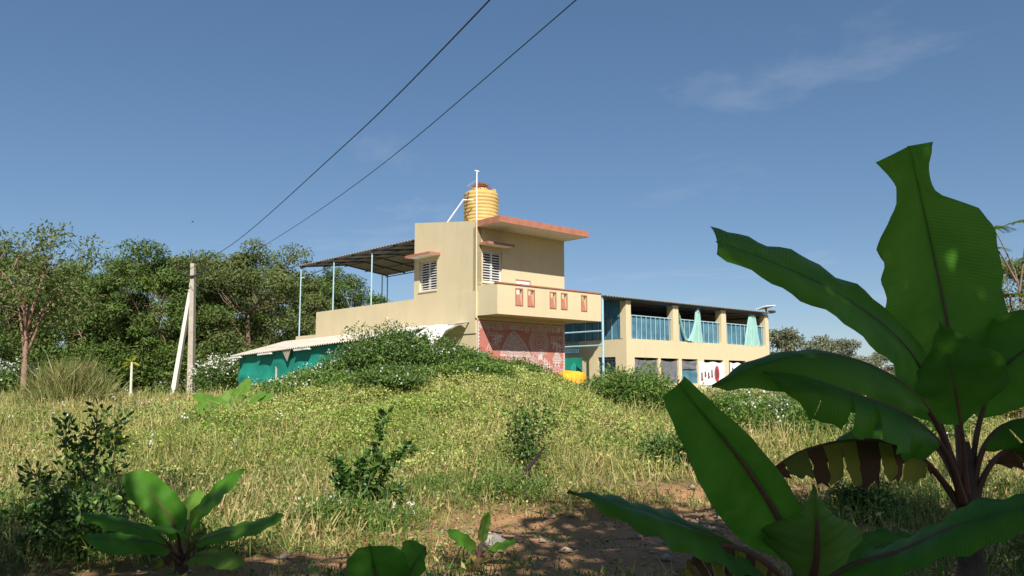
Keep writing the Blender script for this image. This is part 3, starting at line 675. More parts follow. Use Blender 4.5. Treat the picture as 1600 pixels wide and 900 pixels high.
# ---- wing to the right
WG = bthing('annexe', 'long cream two storey wing with blue railings behind the balcony', 'building')
wx0, wx1, wy, wyb = 12.14, 24.62, 3.88, 11.5
fl = [(12.72, 14.50), (14.68, 16.10), (16.36, 17.70), (18.25, 19.95), (20.50, 22.10), (22.50, 24.15)]
xf(wall_cells(wx1 - wx0, -.9, 2.79, [(a - wx0, c - wx0, .72, 1.93) for a, c in fl], .22), lambda x, y, z: (x + wx0, y + wy, z)).build('front_wall', M_cream, WG)
xf(wall_cells(wyb - wy - .221, -.9, 2.76, [(.45, 1.55, 1.15, 1.95), (2.75, 4.0, -.2, 1.95)], .2), lambda x, y, z: (wx0 + y, wyb - x if False else wy + .221 + x, z)).build('side_wall', M_cream, WG)
b = MB(); b.box(wx0, wx1, wyb, wyb + .2, -.9, 4.9); b.box(wx1 - .2, wx1, wy + .221, wyb, -.9, 2.79); b.prism([(wx1 - .2, wy + .37, 2.792), (wx1 - .2, wyb, 2.792), (wx1 - .2, wyb, 4.91), (wx1 - .2, wy + .37, 4.65)], (.2, 0, 0)); b.build('back_wall', M_cream, WG)
MB().box(wx0 + .201, wx1 - .201, wy + .221, wyb - .001, 2.35, 2.5).build('floor_slab', M_concrete, WG)
for x0, x1 in ((wx0, wx0 + .36), (15.72, 16.18), (19.90, 20.36), (wx1 - .36, wx1)):
    MB().box(x0, x1, wy + .002, wy + .36, 2.792, 4.56).build('column', M_cream, WG)
wz = lambda x, y: 4.66 + .035 * (y - wy) + .003 * (x - wx0)
corrug(10.42, wx1 + .15, wy - .25, wyb + .3, wz, 'x', .2, .022, nl=3).build('roof_sheet', M_sheetdark, WG)
for y in (wy + .05, wy + 2.6, wy + 5.2): MB().box(10.45, wx1, y, y + .06, wz(12, y) - .14, wz(12, y) - .055).build('purlin', M_dkblue, WG)
for x in (12.3, 15.95, 20.13, 24.4): MB().box(x - .03, x + .03, wy + .1, wyb, 4.40, 4.47).build('rafter', M_dkblue, WG)
bays = [(wx0 + .36, 15.72), (16.18, 19.90), (20.36, wx1 - .36)]
for a, c in bays:
    rl = bthing('railing', '', ''); del rl['label'], rl['category']; rl.parent = WG; rl.location = (0, 0, 0); rl.rotation_euler = (0, 0, 0)
    MB().box(a + .01, c - .01, wy + .10, wy + .13, 3.88, 3.92).build('top_rail', M_bluesteel, rl)
    MB().box(a + .01, c - .01, wy + .17, wy + .18, 2.80, 3.87).build('blue_panel', M_bluepanel, rl)
    k = 9; bm_ = None
    for i in range(k):
        x = a + (c - a) * (i + .5) / k; 
        bo = MB().box(-.014, .014, .105, .128, 2.80, 3.878).build('bar', M_bluesteel, rl) if bm_ is None else link('bar', bm_, None, rl)
        bm_ = bo.data; bo.location = (x, wy, 0)
# left side of the wing: blue sheet, glazing, lattice
corrug(wx0 - .012, wx0 + .03, wy + .4, wy + 1.45, lambda x, y: 0, 'y', .2, .02)
sh = MB()
for i in range(15):
    y0 = wy + .38 + i * .075; sh.box(wx0 - .02 - (.02 if i % 2 else 0), wx0 + .01, y0, y0 + .0745, 3.80, 4.56)
sh.build('blue_sheet', M_bluesheet, WG)
sg = MB().box(wx0 + .05, wx0 + .07, wy + .37, wyb - 1, 2.765, 3.79).build('side_glazing', M_bluepanel, WG)
for i in range(9): MB().box(wx0 - .0, wx0 + .03, wy + .45 + i * .42, wy + .47 + i * .42, 2.765, 3.79).build('mullion', M_bluesteel if i % 2 else M_bluesheet, sg)
sw = MB()
for i in range(5): sw.box(wx0 + .06, wx0 + .08, wy + .70 + i * .24, wy + .72 + i * .24, 1.15, 1.95)
for i in range(4): sw.box(wx0 + .04, wx0 + .06, wy + .671, wy + 1.77, 1.28 + i * .18, 1.30 + i * .18)
s2 = sw.build('side_window', M_dkblue, WG); MB().box(wx0 + .12, wx0 + .13, wy + .671, wy + 1.77, 1.15, 1.95).build('pane', M_glass, s2)
MB().box(wx0 + .15, wx0 + .17, wy + 2.9, wy + 4.25, -.2, 1.95).build('side_door', M_glass, WG)
lt = MB()
for i in range(9): lt.box(wx0 - .35, wx0 - .33, 6.6 + i * .14, 6.63 + i * .14, 2.2, 3.9)
for i in range(8): lt.box(wx0 - .32, wx0 - .30, 6.6, 7.75, 2.2 + i * .23, 2.23 + i * .23)
lt.build('lattice', M_bluesheet, WG)
def screen(name, a, c, z0, z1, m, seed):
    V = []; nu, nv = 20, 8
    for j in range(nv + 1):
        for i in range(nu + 1):
            u_, v_ = i / nu, j / nv; V.append((a + .01 + (c - a - .02) * u_, wy + .07 + .02 * math.sin(u_ * 11 + seed + v_ * 3) + .015 * math.sin(v_ * 9 + u_ * 5), z0 + (z1 - z0 - .07 * math.sin(math.pi * u_) * (1 + .4 * math.sin(seed))) * v_))
    I = np.arange((nu + 1) * (nv + 1)).reshape(nv + 1, nu + 1); return obj_np(name, V, np.stack([I[:-1, :-1], I[:-1, 1:], I[1:, 1:], I[1:, :-1]], -1).reshape(-1, 4), m, WG, True)
for k, (a, c) in enumerate(fl):
    if k < 2: screen('net_screen', a, c, .724, 1.86, M_gnet, k)
    if k == 2: screen('blue_shutter', a, c, .724, 1.40, M_bluepanel, 5); screen('net_screen', a, c, 1.42, 1.88, M_gnet, 3)
    gr = MB()
    for z in (.9, 1.2, 1.5, 1.8): gr.box(a + .002, c - .002, wy + .135, wy + .15, z, z + .02)
    gr.box((a + c) / 2 - .02, (a + c) / 2 + .02, wy + .12, wy + .134, .722, 1.928); gr.build('window_grille', M_dkblue, WG)
# stair railing beside the wing
ST = bthing('stair_railing', 'pale blue steel post with two rails beside the wing', 'railing')
MB().tube([(10.52, wy, -.8), (10.52, wy, 4.62)], .055, 8).build('post', M_bluesteel, ST)
for za in (3.07, 2.42): MB().tube([(10.52, wy, za), (10.52, wy + 5, za)], .035, 6).build('rail', M_bluesteel, ST)
MB().tube([(10.52, wy + 5, -.8), (10.52, wy + 5, 3.2)], .05, 8).build('post', M_bluesteel, ST)
# curtains
def curtain(x0, x1, tie, xt, seed):
    def fn(a, d):
        e = d ** .6; x = (x0 + (x1 - x0) * a) * (1 - e) + (tie[0] + (tie[1] - tie[0]) * a) * e + .03 * math.sin(d * 5 + a * 9)
        return (x, wy + .03 + (.06 * math.sin(a * 24 + seed + 1.5 * math.sin(d * 2)) + .025 * math.sin(a * 57 + 3 * d)) * (.3 + .7 * d), 4.50 - 1.72 * d)
    return fn
cloth('curtain', 'pale green curtain hanging beside the right end column of the wing', 'curtain', curtain(22.75, 23.15, (22.2, 23.75), 0, 1), 70, 14, M_curt)
cloth('curtain', 'pale green curtain gathered high in the middle bay of the wing', 'curtain', curtain(17.75, 17.95, (17.35, 18.3), 0, 2), 40, 10, M_curt)
def swag(a, d):
    s = (1 - a); xx = 16.22 + 1.65 * a; base = 4.5 - 1.55 * math.sin(math.pi * min(1, a * .5 + .0) ) if False else 4.45 - 1.62 * (1 - abs(2 * a - .86) ** 1.6 if a < .93 else 0)
    return (xx, wy - .02 + .04 * math.sin(d * 9 + a * 3), max(2.82, base + .1 - .42 * d * (.4 + .6 * math.sin(math.pi * min(1, a)))))
cloth('draped_curtain', 'pale green cloth swagged in a V across the middle bay railing', 'curtain', swag, 30, 8, M_curt)
# banners
def banner(x0, x1, z0, z1, label, seed):
    q = bthing('banner', label, 'banner', 'banners on the wing wall')
    r = random.Random(seed); n = 14; V = []
    for j in range(2):
        for i in range(n + 1): V.append((x0 + (x1 - x0) * i / n, wy - .03 + .015 * math.sin(i * 1.7 + seed), z0 if j == 0 else z1 + .03 * math.sin(i * .9 + seed)))
    obj_np('sheet', V, [(i, i + 1, n + 2 + i, n + 1 + i) for i in range(n)], M_white, q, True)
    rd, dk = MB(), MB()
    cx = x0 + (x1 - x0) * .68
    rd.prism([(cx + .22 * math.cos(a), wy - .055, (z0 + z1) / 2 + .42 * math.sin(a)) for a in np.linspace(0, 5.8, 14)], (0, .004, 0))
    dk.prism([(cx + .09 * math.cos(a), wy - .062, (z0 + z1) / 2 + .28 * math.sin(a)) for a in np.linspace(0, 5.8, 12)], (0, .004, 0))
    for k in range(4):
        x = x0 + .15 + k * (x1 - x0) * .13; z = z0 + .2 + r.uniform(0, .3); dk.box(x, x + .1, wy - .06, wy - .055, z, z + r.uniform(.2, .45)); rd.box(x - .02, x + .14, wy - .066, wy - .061, z + .05, z + .12)
    rd.build('red_print', M_red, q); dk.build('dark_print', M_blk, q)
banner(17.76, 20.02, .62, 1.80, 'printed white banner nearest the blue shutter on the wing', 1)
banner(20.55, 22.05, .62, 1.80, 'middle printed white banner on the wing ground floor', 2)
banner(22.40, 24.25, .62, 1.82, 'printed white banner nearest the right end of the wing', 3)
# solar lamp on the roof corner
q = bthing('solar_lamp', 'small tilted solar lamp on the right corner of the wing roof', 'lamp')
xf(MB().box(-.55, .55, -.3, .3, 0, .05), lambda x, y, z: (24.2 + x, wy - .1 + y, 4.95 + z + .1 * x - .25 * y)).build('panel', M_white, q)
MB().tube([(24.3, wy - .1, 4.62), (24.2, wy - .1, 4.94)], .05, 6).build('bracket', M_dark, q); MB().box(24.35, 24.75, wy - .4, wy - .15, 4.68, 4.80).build('lamp_head', M_dark, q)
# green net and yellow tarp at the gap between house and wing
def net2(a, d):
    q = P(886 + 33 * a, 566 + (26 * abs(a - .32) / .68 if a > .32 else 50 * (.32 - a)) , 31.5 + .8 * math.sin(a * 5)); return (q[0] + .04 * math.sin(d * 8), q[1] + .1 * math.sin(a * 17) + .15 * d, q[2] - 1.5 * d)
wcloth('green_net_heap', 'green shade net hung in a peak beside the mural', 'net', net2, 24, 8, M_net)
def net3(a, d): return (wx0 - .5, 6.2 + 1.5 * a + .05 * math.sin(a * 20), 1.95 - 2.1 * d)
cloth('green_net_screen', 'dark green net screen hung at the wing side door', 'net', net3, 16, 4, M_net)
r5 = np.random.default_rng(8); V = []; nu, nv = 30, 12
for j in range(nv + 1):
    for i in range(nu + 1):
        th, ph = 6.2832 * i / nu, 1.5708 * j / nv
        k = 1 + .10 * math.sin(3 * th + 2 * ph) + .08 * math.sin(7 * th + 5 * ph)
        V.append((.62 * math.cos(th) * max(0, math.cos(ph)) ** .5 * k, .35 * math.sin(th) * max(0, math.cos(ph)) ** .5 * k, .42 * max(0, math.sin(ph)) ** .8 * k))
I = np.arange((nu + 1) * (nv + 1)).reshape(nv + 1, nu + 1)
tp = obj_np('tarp_bundle', V, np.stack([I[:-1, :-1], I[:-1, 1:], I[1:, 1:], I[1:, :-1]], -1).reshape(-1, 4), M_tarp, None, True)
tag(tp, 'crumpled orange yellow tarp bundle at the foot of the mural', 'tarp'); pq = P(891, 599, 24.6); tp.location = (pq[0], pq[1], pq[2]); tp.rotation_euler = (0, 0, .3); tp.scale = (.8, .8, .8)

# ------------------------------------------------------------------ power poles and wires
def power_pole(name, label, base, top, w0, w1, m, arms=True):
    base, top = np.array(base), np.array(top); q = thing(name, label, 'pole', tuple(base))
    d = top - base; b = MB(); i = 0
    for t, w_ in ((-.05, w0), (1, w1)):
        c = d * t; b.v += [tuple(c + np.array([sx_ * w_ / 2, sy_ * w_ * .7, 0])) for sx_, sy_ in ((-1, -1), (1, -1), (1, 1), (-1, 1))]
    b.f += [(0, 1, 5, 4), (1, 2, 6, 5), (2, 3, 7, 6), (3, 0, 4, 7), (4, 5, 6, 7)]
    b.build('shaft', m, q)
    if arms:
        h = d[2] * .90; cx_ = d[0] * .9
        MB().tube([(cx_ - .68, -.2, h + .33), (cx_ - .45, -.2, h + .08), (cx_, -.2, h), (cx_ + .35, -.2, h + .08), (cx_ + .62, -.2, h + .33)], .05, 6).build('cross_arm', M_stick, q)
        for xx, zz_ in ((-.68, .33), (.62, .33)): MB().tube([(cx_ + xx, -.2, h + zz_), (cx_ + xx, -.2, h + zz_ + .1), (cx_ + xx, -.2, h + zz_ + .22)], [.05, .075, .04], 8).build('insulator', M_stick, q)
        MB().tube([(d[0], 0, d[2] - .02), (d[0], 0, d[2] + .12), (d[0], 0, d[2] + .25)], [.04, .07, .04], 8).build('insulator', M_stick, q)
    return q
pb, pt = P(298, 624, 40), P(302, 412, 40)
power_pole('power_pole', 'upright grey concrete power pole with bent cross arm', pb, pt, .28, .19, M_pole)
b2 = P(265, 627, 40); t2 = P(299, 424, 40.25)
power_pole('stay_pole', 'whitewashed pole leaning against the power pole', b2 + [0, .3, 0], t2 + [0, .3, 0], .22, .14, M_polew, False)
q = power_pole('power_pole', 'slim pale power pole far back among the trees', P(184, 600, 60), P(184, 512, 60), .3, .22, M_polew, False)
b = MB().tube([(-1.1, 0, P(184, 522, 60)[2] - P(184, 600, 60)[2]), (1.1, 0, P(184, 522, 60)[2] - P(184, 600, 60)[2])], .06, 5); b.build('cross_arm', M_stick, q)
def wire(pts, r_, label, n=40):
    tag(MB().tube(catmull(pts, n), r_, 5).build('power_line', M_wire), label, 'wire')
wire([P(285, 427, 39.8), P(365, 380, 33), P(500, 262, 21), P(765, 0, 11.6), (9.5, -8, 8.2)], .013, 'left of the two power lines rising across the sky')
wire([P(319, 429, 39.8), P(400, 391, 34), P(560, 285, 22), P(900, 0, 11.9), (11.0, -8, 8.2)], .010, 'right of the two power lines rising across the sky')
wire([P(318, 431, 39.8), P(400, 452, 40), P(500, 482, 40.5), P(560, 500, 41)], .012, 'upper faint service wire running from the pole behind the house')
wire([P(303, 446, 39.8), P(380, 472, 40), P(490, 506, 40.5), P(560, 528, 41)], .012, 'lower faint service wire running from the pole behind the house')
power_pole('power_pole', 'grey concrete power pole behind the viewer carrying the wires', (10.2, -8.2, -.2), (10.2, -8.2, 8.3), .34, .24, M_pole)
st_b = P(203, 642, 26); st_t = P(206, 566, 26)
q = thing('stake', 'thin pale wooden stake with a yellow leaf tuft on top', 'stake', tuple(st_b))
MB().tube([(0, 0, -.1), tuple(st_t - st_b)], [.045, .035], 6).build('rod', M_polew, q)
V, Fq = leaf_hex(np.repeat((st_t - st_b)[None], 14, 0), rdir(14, .1), rdir(14, 1.), .32, .1); obj_np('leaf_tuft', V, Fq, L_yel, q)
bird = MB(); bp_ = P(300, 347, 60); bird.prism([(0, 0, 0), (.25, 0, .05), (.3, .5, .15), (.1, .12, .08)], (0, 0, .02)); bird.prism([(0, 0, 0), (.25, 0, .05), (.3, -.5, .15), (.1, -.12, .08)], (0, 0, .02)); bird.tube([(-.15, 0, .02), (.1, 0, .03), (.4, 0, .03)], [.03, .07, .02], 6)
o = bird.build('bird', M_stick); o.scale = (.4, .4, .4); o.location = tuple(bp_); tag(o, 'tiny dark bird flying above the trees', 'bird')
# ------------------------------------------------------------------ banana plants
def banana_leaf(plant, base, pts, wl, wr, up, fold=.25, droop=.5, tl=(), tr=(), m=BAN, ribm=M_rib, start=.12, tip='round', n=34, wave=.03, seed=0, rib=.016, sag=.0, tear=.05, sweep=.10):
    r = np.random.default_rng(seed + 77)
    C = catmull(pts, n + 1) - base; T_ = unit(np.gradient(C, axis=0)); up = unit(np.array(up, float))
    Sd = unit(np.cross(T_, up)); N = np.cross(Sd, T_)
    ss = np.linspace(0, 1, n + 1); k0 = int(start * n)
    bs = np.clip((ss - ss[k0]) / (1 - ss[k0]), 0, 1)
    if tip == 'round': pr = np.clip(bs / .16, 0, 1) ** .6 * np.clip((1 - bs) / .28, 0, 1) ** .55
    elif tip == 'point': pr = np.clip(bs / .2, 0, 1) ** .6 * np.clip((1 - bs) / .6, 0, 1) ** .75
    else: pr = np.clip(bs / .16, 0, 1) ** .6 * (1 - .25 * bs ** 4)
    m_ = 7; Vs, Fs, UV = [], [], []
    for side_, wd, tears in ((-1, wl, tl), (1, wr, tr)):
        wa = np.interp(bs, np.linspace(0, 1, len(wd)), wd) if np.ndim(wd) else np.full(n + 1, wd)
        cuts = [k0] + sorted(int(k0 + (n - k0) * t) for t in tears) + [n]
        for c0, c1 in zip(cuts[:-1], cuts[1:]):
            if c1 <= c0: continue
            single = len(cuts) == 2
            dead_ = m is BAND; ex = 0 if single else r.normal() * (.12 if dead_ else .22); sh = 1 if single else (r.uniform(.88, 1.06) if dead_ else r.uniform(.82, 1.05)); o = sum(len(v) for v in Vs)
            rows = np.arange(c0, c1 + 1); G = []
            for q, i in enumerate(rows):
                w_ = wa[i] * pr[i] * sh; p = C[i].copy(); row = [p.copy()]; e_ = 0 if single else min(q, len(rows) - 1 - q)
                for k in range(1, m_ + 1):
                    t = k / m_; a = fold - (droop + ex) * t + wave * 3 * math.sin(i * .9 + side_ * 2 + seed) * t
                    p = p + (Sd[i] * side_ * math.cos(a) + N[i] * math.sin(a)) * w_ / m_
                    p = p + T_[i] * w_ / m_ * sweep - np.array([0, 0, sag * w_ / m_ * t])
                    pp_ = p.copy()
                    if not single and e_ == 0: pp_ += T_[i] * (tear * wa[i] * t * (1 if q == 0 else -1)) * min(1, len(rows) / 6)
                    pp_ += N[i] * wave * .35 * math.sin(i * 1.7 + seed * 3 + side_) * t
                    if dead_: pp_ += r.normal(size=3) * .006 * t + N[i] * .018 * math.sin(q * 2.4 + ex * 9 + k * .8) * t
                    row.append(pp_)
                G.append(row)
            G = np.array(G); Vs.append(G.reshape(-1, 3))
            I = np.arange(len(rows) * (m_ + 1)).reshape(len(rows), m_ + 1) + o
            f = np.stack([I[:-1, :-1], I[1:, :-1], I[1:, 1:], I[:-1, 1:]], -1).reshape(-1, 4)
            Fs.append(f if side_ > 0 else f[:, ::-1])
            UV.append(np.stack([np.repeat(ss[rows][:, None], m_ + 1, 1) * 2 + np.linspace(0, .08, m_ + 1)[None], np.repeat(np.linspace(0, 1, m_ + 1)[None] * side_ * .3, len(rows), 0)], -1).reshape(-1, 2))
    V = np.concatenate(Vs); Fq = np.concatenate(Fs); uvv = np.concatenate(UV)
    me = mesh_np('leaf', V, Fq, True); ul = me.uv_layers.new(name='UVMap')
    li = np.empty(len(me.loops), dtype=np.int32); me.loops.foreach_get('vertex_index', li); ul.data.foreach_set('uv', uvv[li].astype(np.float32).ravel())
    lo = link('leaf', me, m, plant)
    rb = MB().tube(C - N * rib * .5, list(rib * np.interp(ss, [0, .15, 1], [1.9, 1.2, .22])), 7); rb.build('midrib', ribm, lo, True)
    return lo
def banana_stem(plant, pts, rad, m=M_pstem):
    MB().tube(catmull(pts, 10), list(np.interp(np.linspace(0, 1, 10), np.linspace(0, 1, len(rad)), rad)), 12).build('pseudostem', m, plant, True)

TO_CAM = (0, -1, .15)
# --- tall banana plant on the right
D = 5.0; bx = P(1518, 905, D); base = np.array([bx[0], D, gz(bx[0], D)])
B = thing('banana_plant', 'tall shaded banana plant with broad torn leaves at the right', 'banana plant', tuple(base))
crown = P(1512, 772, D)
banana_stem(B, [(0, 0, -.1), (0, 0, .35), crown - base, P(1505, 690, D) - base], [.085, .075, .07, .035])
def px(*a): return [P(x, y, d) for x, y, d in a]
banana_leaf(B, base, px((1508, 770, 5), (1500, 690, 5), (1493, 600, 5.05), (1480, 505, 5.1), (1460, 405, 5.1), (1440, 315, 5.05), (1420, 228, 4.95)),
            [.34, .39, .40, .39, .38, .39, .35, .37, .33, .37, .30, .19, .16, .21, .31], [.30, .36, .40, .42, .42, .42, .44, .46, .48, .47, .42, .13, .11, .15, .24], TO_CAM, .1, .3, tl=(), tr=(), start=.30, tip='cut', seed=1, sweep=-.15, wave=.015, n=64, rib=.018)
banana_leaf(B, base, px((1506, 772, 4.98), (1480, 690, 4.9), (1440, 580, 4.75), (1390, 515, 4.65), (1300, 452, 4.5), (1205, 408, 4.4), (1120, 376, 4.3)),
            [.27, .30, .24, .22, .20, .14], [.26, .30, .28, .26, .24, .18], (.25, -.75, .65), .15, .5, start=.28, tip='cut', seed=2)
banana_leaf(B, base, px((1510, 775, 4.9), (1505, 690, 4.8), (1493, 610, 4.7), (1480, 550, 4.65), (1469, 503, 4.6)),
            [.30, .32, .27, .2, .12], [.30, .36, .36, .28, .12], TO_CAM, .05, .2, start=.44, tip='point', seed=3)
banana_leaf(B, base, px((1506, 780, 4.95), (1470, 670, 4.7), (1420, 605, 4.5), (1340, 562, 4.3), (1260, 553, 4.15), (1180, 572, 4.05), (1112, 604, 4.0)),
            [.16, .24, .26, .22, .14], [.18, .26, .27, .22, .14], (.1, -.55, .85), -.1, .9, tl=(.5,), start=.30, seed=4)
banana_leaf(B, base, px((1506, 785, 4.9), (1478, 705, 4.6), (1420, 648, 4.3), (1330, 612, 4.1), (1250, 586, 4.0), (1192, 580, 3.95)),
            [.14, .24, .27, .25, .14], [.10, .12, .12, .10, .08], (.1, -.25, .95), -.55, .9, tl=(.25, .34, .42, .5, .55, .64, .78), start=.30, seed=5)
banana_leaf(B, base, px((1503, 790, 4.95), (1450, 722, 4.7), (1400, 692, 4.55), (1330, 686, 4.45), (1250, 704, 4.4), (1188, 745, 4.4)),
            [.17, .22, .24, .21, .12], [.06, .10, .12, .10, .05], (0, -.2, 1), -.9, .6, tl=(.1, .2, .28, .38, .46, .55, .63, .72, .8, .9), tr=(.2, .35, .5, .7, .85), m=BAND, start=.26, seed=6, tear=.02)
banana_leaf(B, base, px((1514, 770, 5), (1530, 660, 5), (1560, 585, 4.95), (1620, 535, 4.85), (1720, 490, 4.7)),
            [.28, .34, .34, .25, .15], [.2, .25, .25, .2, .1], (-.3, -.7, .7), .2, .5, start=.34, seed=7)
banana_leaf(B, base, px((1516, 775, 5), (1535, 700, 4.95), (1570, 662, 4.9), (1625, 655, 4.8), (1700, 690, 4.7)),
            [.12, .2, .22, .18, .1], [.14, .22, .22, .18, .1], (-.2, -.3, .95), -.2, 1.2, tl=(.3, .45, .6), tr=(.35, .5), start=.3, seed=8)
banana_leaf(B, base, px((1518, 790, 5), (1540, 735, 4.95), (1575, 700, 4.9), (1640, 690, 4.85), (1700, 720, 4.8)),
            [.1, .16, .18, .1], [.1, .14, .14, .1], (0, -.2, 1), -.9, .5, tl=(.3, .45, .6, .75), tr=(.3, .6), m=BAND, start=.35, seed=9)
banana_leaf(B, base, px((1512, 790, 5.05), (1470, 705, 5.2), (1420, 665, 5.4), (1350, 665, 5.6), (1290, 700, 5.7)),
            .17, .2, (0, -.3, .95), -.1, .8, start=.3, seed=10)
# --- near banana plant, bottom right of centre
D = 3.3; base = np.array([P(1250, 900, D)[0], D, gz(P(1250, 900, D)[0], D)]); top = P(1255, 935, D)
B = thing('banana_plant', 'nearest banana plant with one big upright leaf beside a split dead leaf', 'banana plant', tuple(base))
banana_stem(B, [(0, 0, -.1), (0, 0, .35), top - base], [.075, .07, .055])
banana_leaf(B, base, px((1252, 930, 3.3), (1242, 872, 3.28), (1205, 790, 3.2), (1150, 710, 3.12), (1100, 650, 3.05), (1060, 600, 3.0)),
            [.14, .18, .20, .18, .14, .10], [.08, .10, .10, .09, .07, .05], (-.35, -.85, .35), .1, .35, start=.14, tip='cut', seed=11)
banana_leaf(B, base, px((1240, 935, 3.3), (1190, 880, 3.15), (1115, 838, 3.0), (1030, 806, 2.9), (960, 785, 2.82), (888, 766, 2.75)),
            [.10, .17, .18, .16, .12, .05], [.10, .17, .18, .15, .12, .05], (.1, -.32, .95), .25, .9, start=.22, seed=12)
banana_leaf(B, base, px((1262, 935, 3.25), (1276, 880, 3.15), (1277, 820, 3.1), (1272, 757, 3.1)),
            [.24, .27, .24, .14, .05], [.24, .27, .22, .14, .05], (0, -.95, .3), -.25, .5, start=.12, tip='point', seed=13, tl=(.7,), m=BANY)
banana_leaf(B, base, px((1265, 935, 3.2), (1320, 888, 3.0), (1400, 862, 2.85), (1490, 822, 2.7), (1600, 790, 2.6), (1700, 785, 2.5)),
            [.08, .12, .14, .14, .12, .08], [.08, .11, .12, .12, .10, .06], (-.15, -.42, .9), .15, .7, start=.2, seed=14)
banana_leaf(B, base, px((1245, 945, 3.2), (1212, 890, 3.05), (1150, 852, 2.95), (1095, 858, 2.9), (1055, 915, 2.85)),
            [.15, .22, .24, .2, .1], [.05, .08, .08, .05], (0, -.25, .95), -.95, .45, tl=(.1, .15, .22, .27, .33, .38, .46, .5, .56, .62, .68, .73, .8, .86, .92), tr=(.4, .7), m=BAND, start=.2, seed=15)
banana_leaf(B, base, px((1262, 935, 3.35), (1330, 885, 3.5), (1380, 850, 3.6), (1430, 838, 3.65)), .1, .12, (0, -.6, .8), .1, .6, start=.25, seed=16)
# --- small banana plant on the left
D = 7.0; b0 = P(283, 893, D); base = np.array([b0[0], D, gz(b0[0], D)])
B = thing('banana_plant', 'small shaded banana plant with spread leaves at the lower left', 'banana plant', tuple(base))
banana_stem(B, [(0, 0, -.1), (0, 0, .08), P(283, 848, D) - base], [.06, .05, .03])
for pts, wl_, wr_, up_, fo, dr, mm, sd_ in (
    (((282, 862, 7), (272, 820, 7), (248, 785, 6.95), (220, 760, 6.9), (192, 742, 6.85)), .13, .15, (.3, -.8, .5), .1, .3, BAN, 21),
    (((285, 862, 7), (300, 815, 7), (325, 782, 6.95), (352, 755, 6.9), (382, 733, 6.85)), .07, .17, (-.5, -.7, .5), .3, .3, BAN, 22),
    (((285, 872, 6.95), (312, 846, 6.85), (352, 833, 6.75), (400, 822, 6.65), (445, 804, 6.6)), .11, .11, (0, -.5, .85), .2, .5, BAN, 23),
    (((280, 865, 6.95), (250, 838, 6.8), (205, 820, 6.7), (165, 810, 6.6), (126, 803, 6.5)), .11, .11, (0, -.45, .9), .1, .7, BAN, 24),
    (((280, 868, 6.9), (245, 848, 6.6), (200, 843, 6.4), (160, 842, 6.3), (130, 838, 6.2)), .13, .1, (.1, -.6, .8), 0, .5, BAN, 25),
    (((285, 884, 6.9), (305, 868, 6.7), (335, 868, 6.6), (362, 876, 6.55), (384, 882, 6.5)), .09, .09, (0, -.6, .8), 0, .5, BANY, 26),
    (((282, 858, 6.95), (276, 830, 6.7), (255, 822, 6.5), (232, 824, 6.4), (215, 826, 6.3)), .1, .08, (0, -.3, .95), 0, .7, BAN, 27),
    (((283, 860, 7.05), (290, 822, 7.2), (300, 790, 7.4), (312, 765, 7.5)), .12, .12, (-.2, -.9, .4), .1, .3, BANY, 28)):
    banana_leaf(B, base, px(*pts), wl_, wr_, up_, fo, dr, m=mm, start=.22, seed=sd_, rib=.011, n=22)
banana_leaf(B, base, px((281, 880, 6.9), (265, 866, 6.7), (250, 872, 6.65), (240, 892, 6.6)), .1, .06, (0, -.3, .9), -.8, .5, tl=(.3, .5, .7), m=BAND, start=.2, seed=29, rib=.01, n=18)
# --- low plant at the bottom edge
D = 4.3; b0 = P(610, 940, D); base = np.array([b0[0], D, gz(b0[0], D)])
B = thing('banana_plant', 'low banana plant whose leaf tips show at the bottom edge', 'banana plant', tuple(base))
banana_stem(B, [(0, 0, -.1), (0, 0, .15), P(610, 960, D) - base], [.05, .045, .03])
banana_leaf(B, base, px((608, 965, 4.3), (596, 935, 4.25), (585, 890, 4.2), (578, 852, 4.15)), .14, .17, TO_CAM, .15, .4, start=.2, seed=31, n=20)
banana_leaf(B, base, px((612, 965, 4.3), (625, 930, 4.3), (642, 890, 4.25), (664, 854, 4.2)), .13, .08, (-.4, -.8, .4), .2, .3, start=.2, seed=32, n=20)
banana_leaf(B, base, px((610, 965, 4.3), (650, 950, 4.1), (700, 940, 4.0)), .1, .1, (0, -.4, .9), .1, .6, start=.2, seed=33, n=16)
# --- sprout in the clearing
D = 8.0; b0 = P(752, 897, D); base = np.array([b0[0], D * .92, gz(b0[0], D * .92)]); dz = P(752, 897, 7.36)
B = thing('banana_sprout', 'young banana sprout in the bare clearing beside a white bag', 'banana plant', tuple(base))
banana_stem(B, [(0, 0, -.05), (0, 0, .1), P(752, 850, 7.36) - base], [.035, .03, .015])
for pts, w_, up_, mm, sd_ in ((((753, 862, 7.36), (754, 840, 7.36), (758, 820, 7.36), (763, 800, 7.36)), .045, TO_CAM, BANY, 41), (((752, 870, 7.36), (735, 850, 7.3), (715, 838, 7.25), (698, 830, 7.2)), .075, (0, -.6, .8), BAN, 42),
                            (((754, 868, 7.36), (770, 856, 7.3), (788, 851, 7.25), (806, 846, 7.2)), .06, (0, -.5, .85), BAN, 43), (((752, 875, 7.3), (745, 872, 7.2), (738, 880, 7.15), (735, 895, 7.1)), .06, (0, -.5, .8), BAND, 44)):
    banana_leaf(B, base, px(*pts), w_, w_, up_, .15, .4, m=mm, start=.2, seed=sd_, rib=.008, n=16)
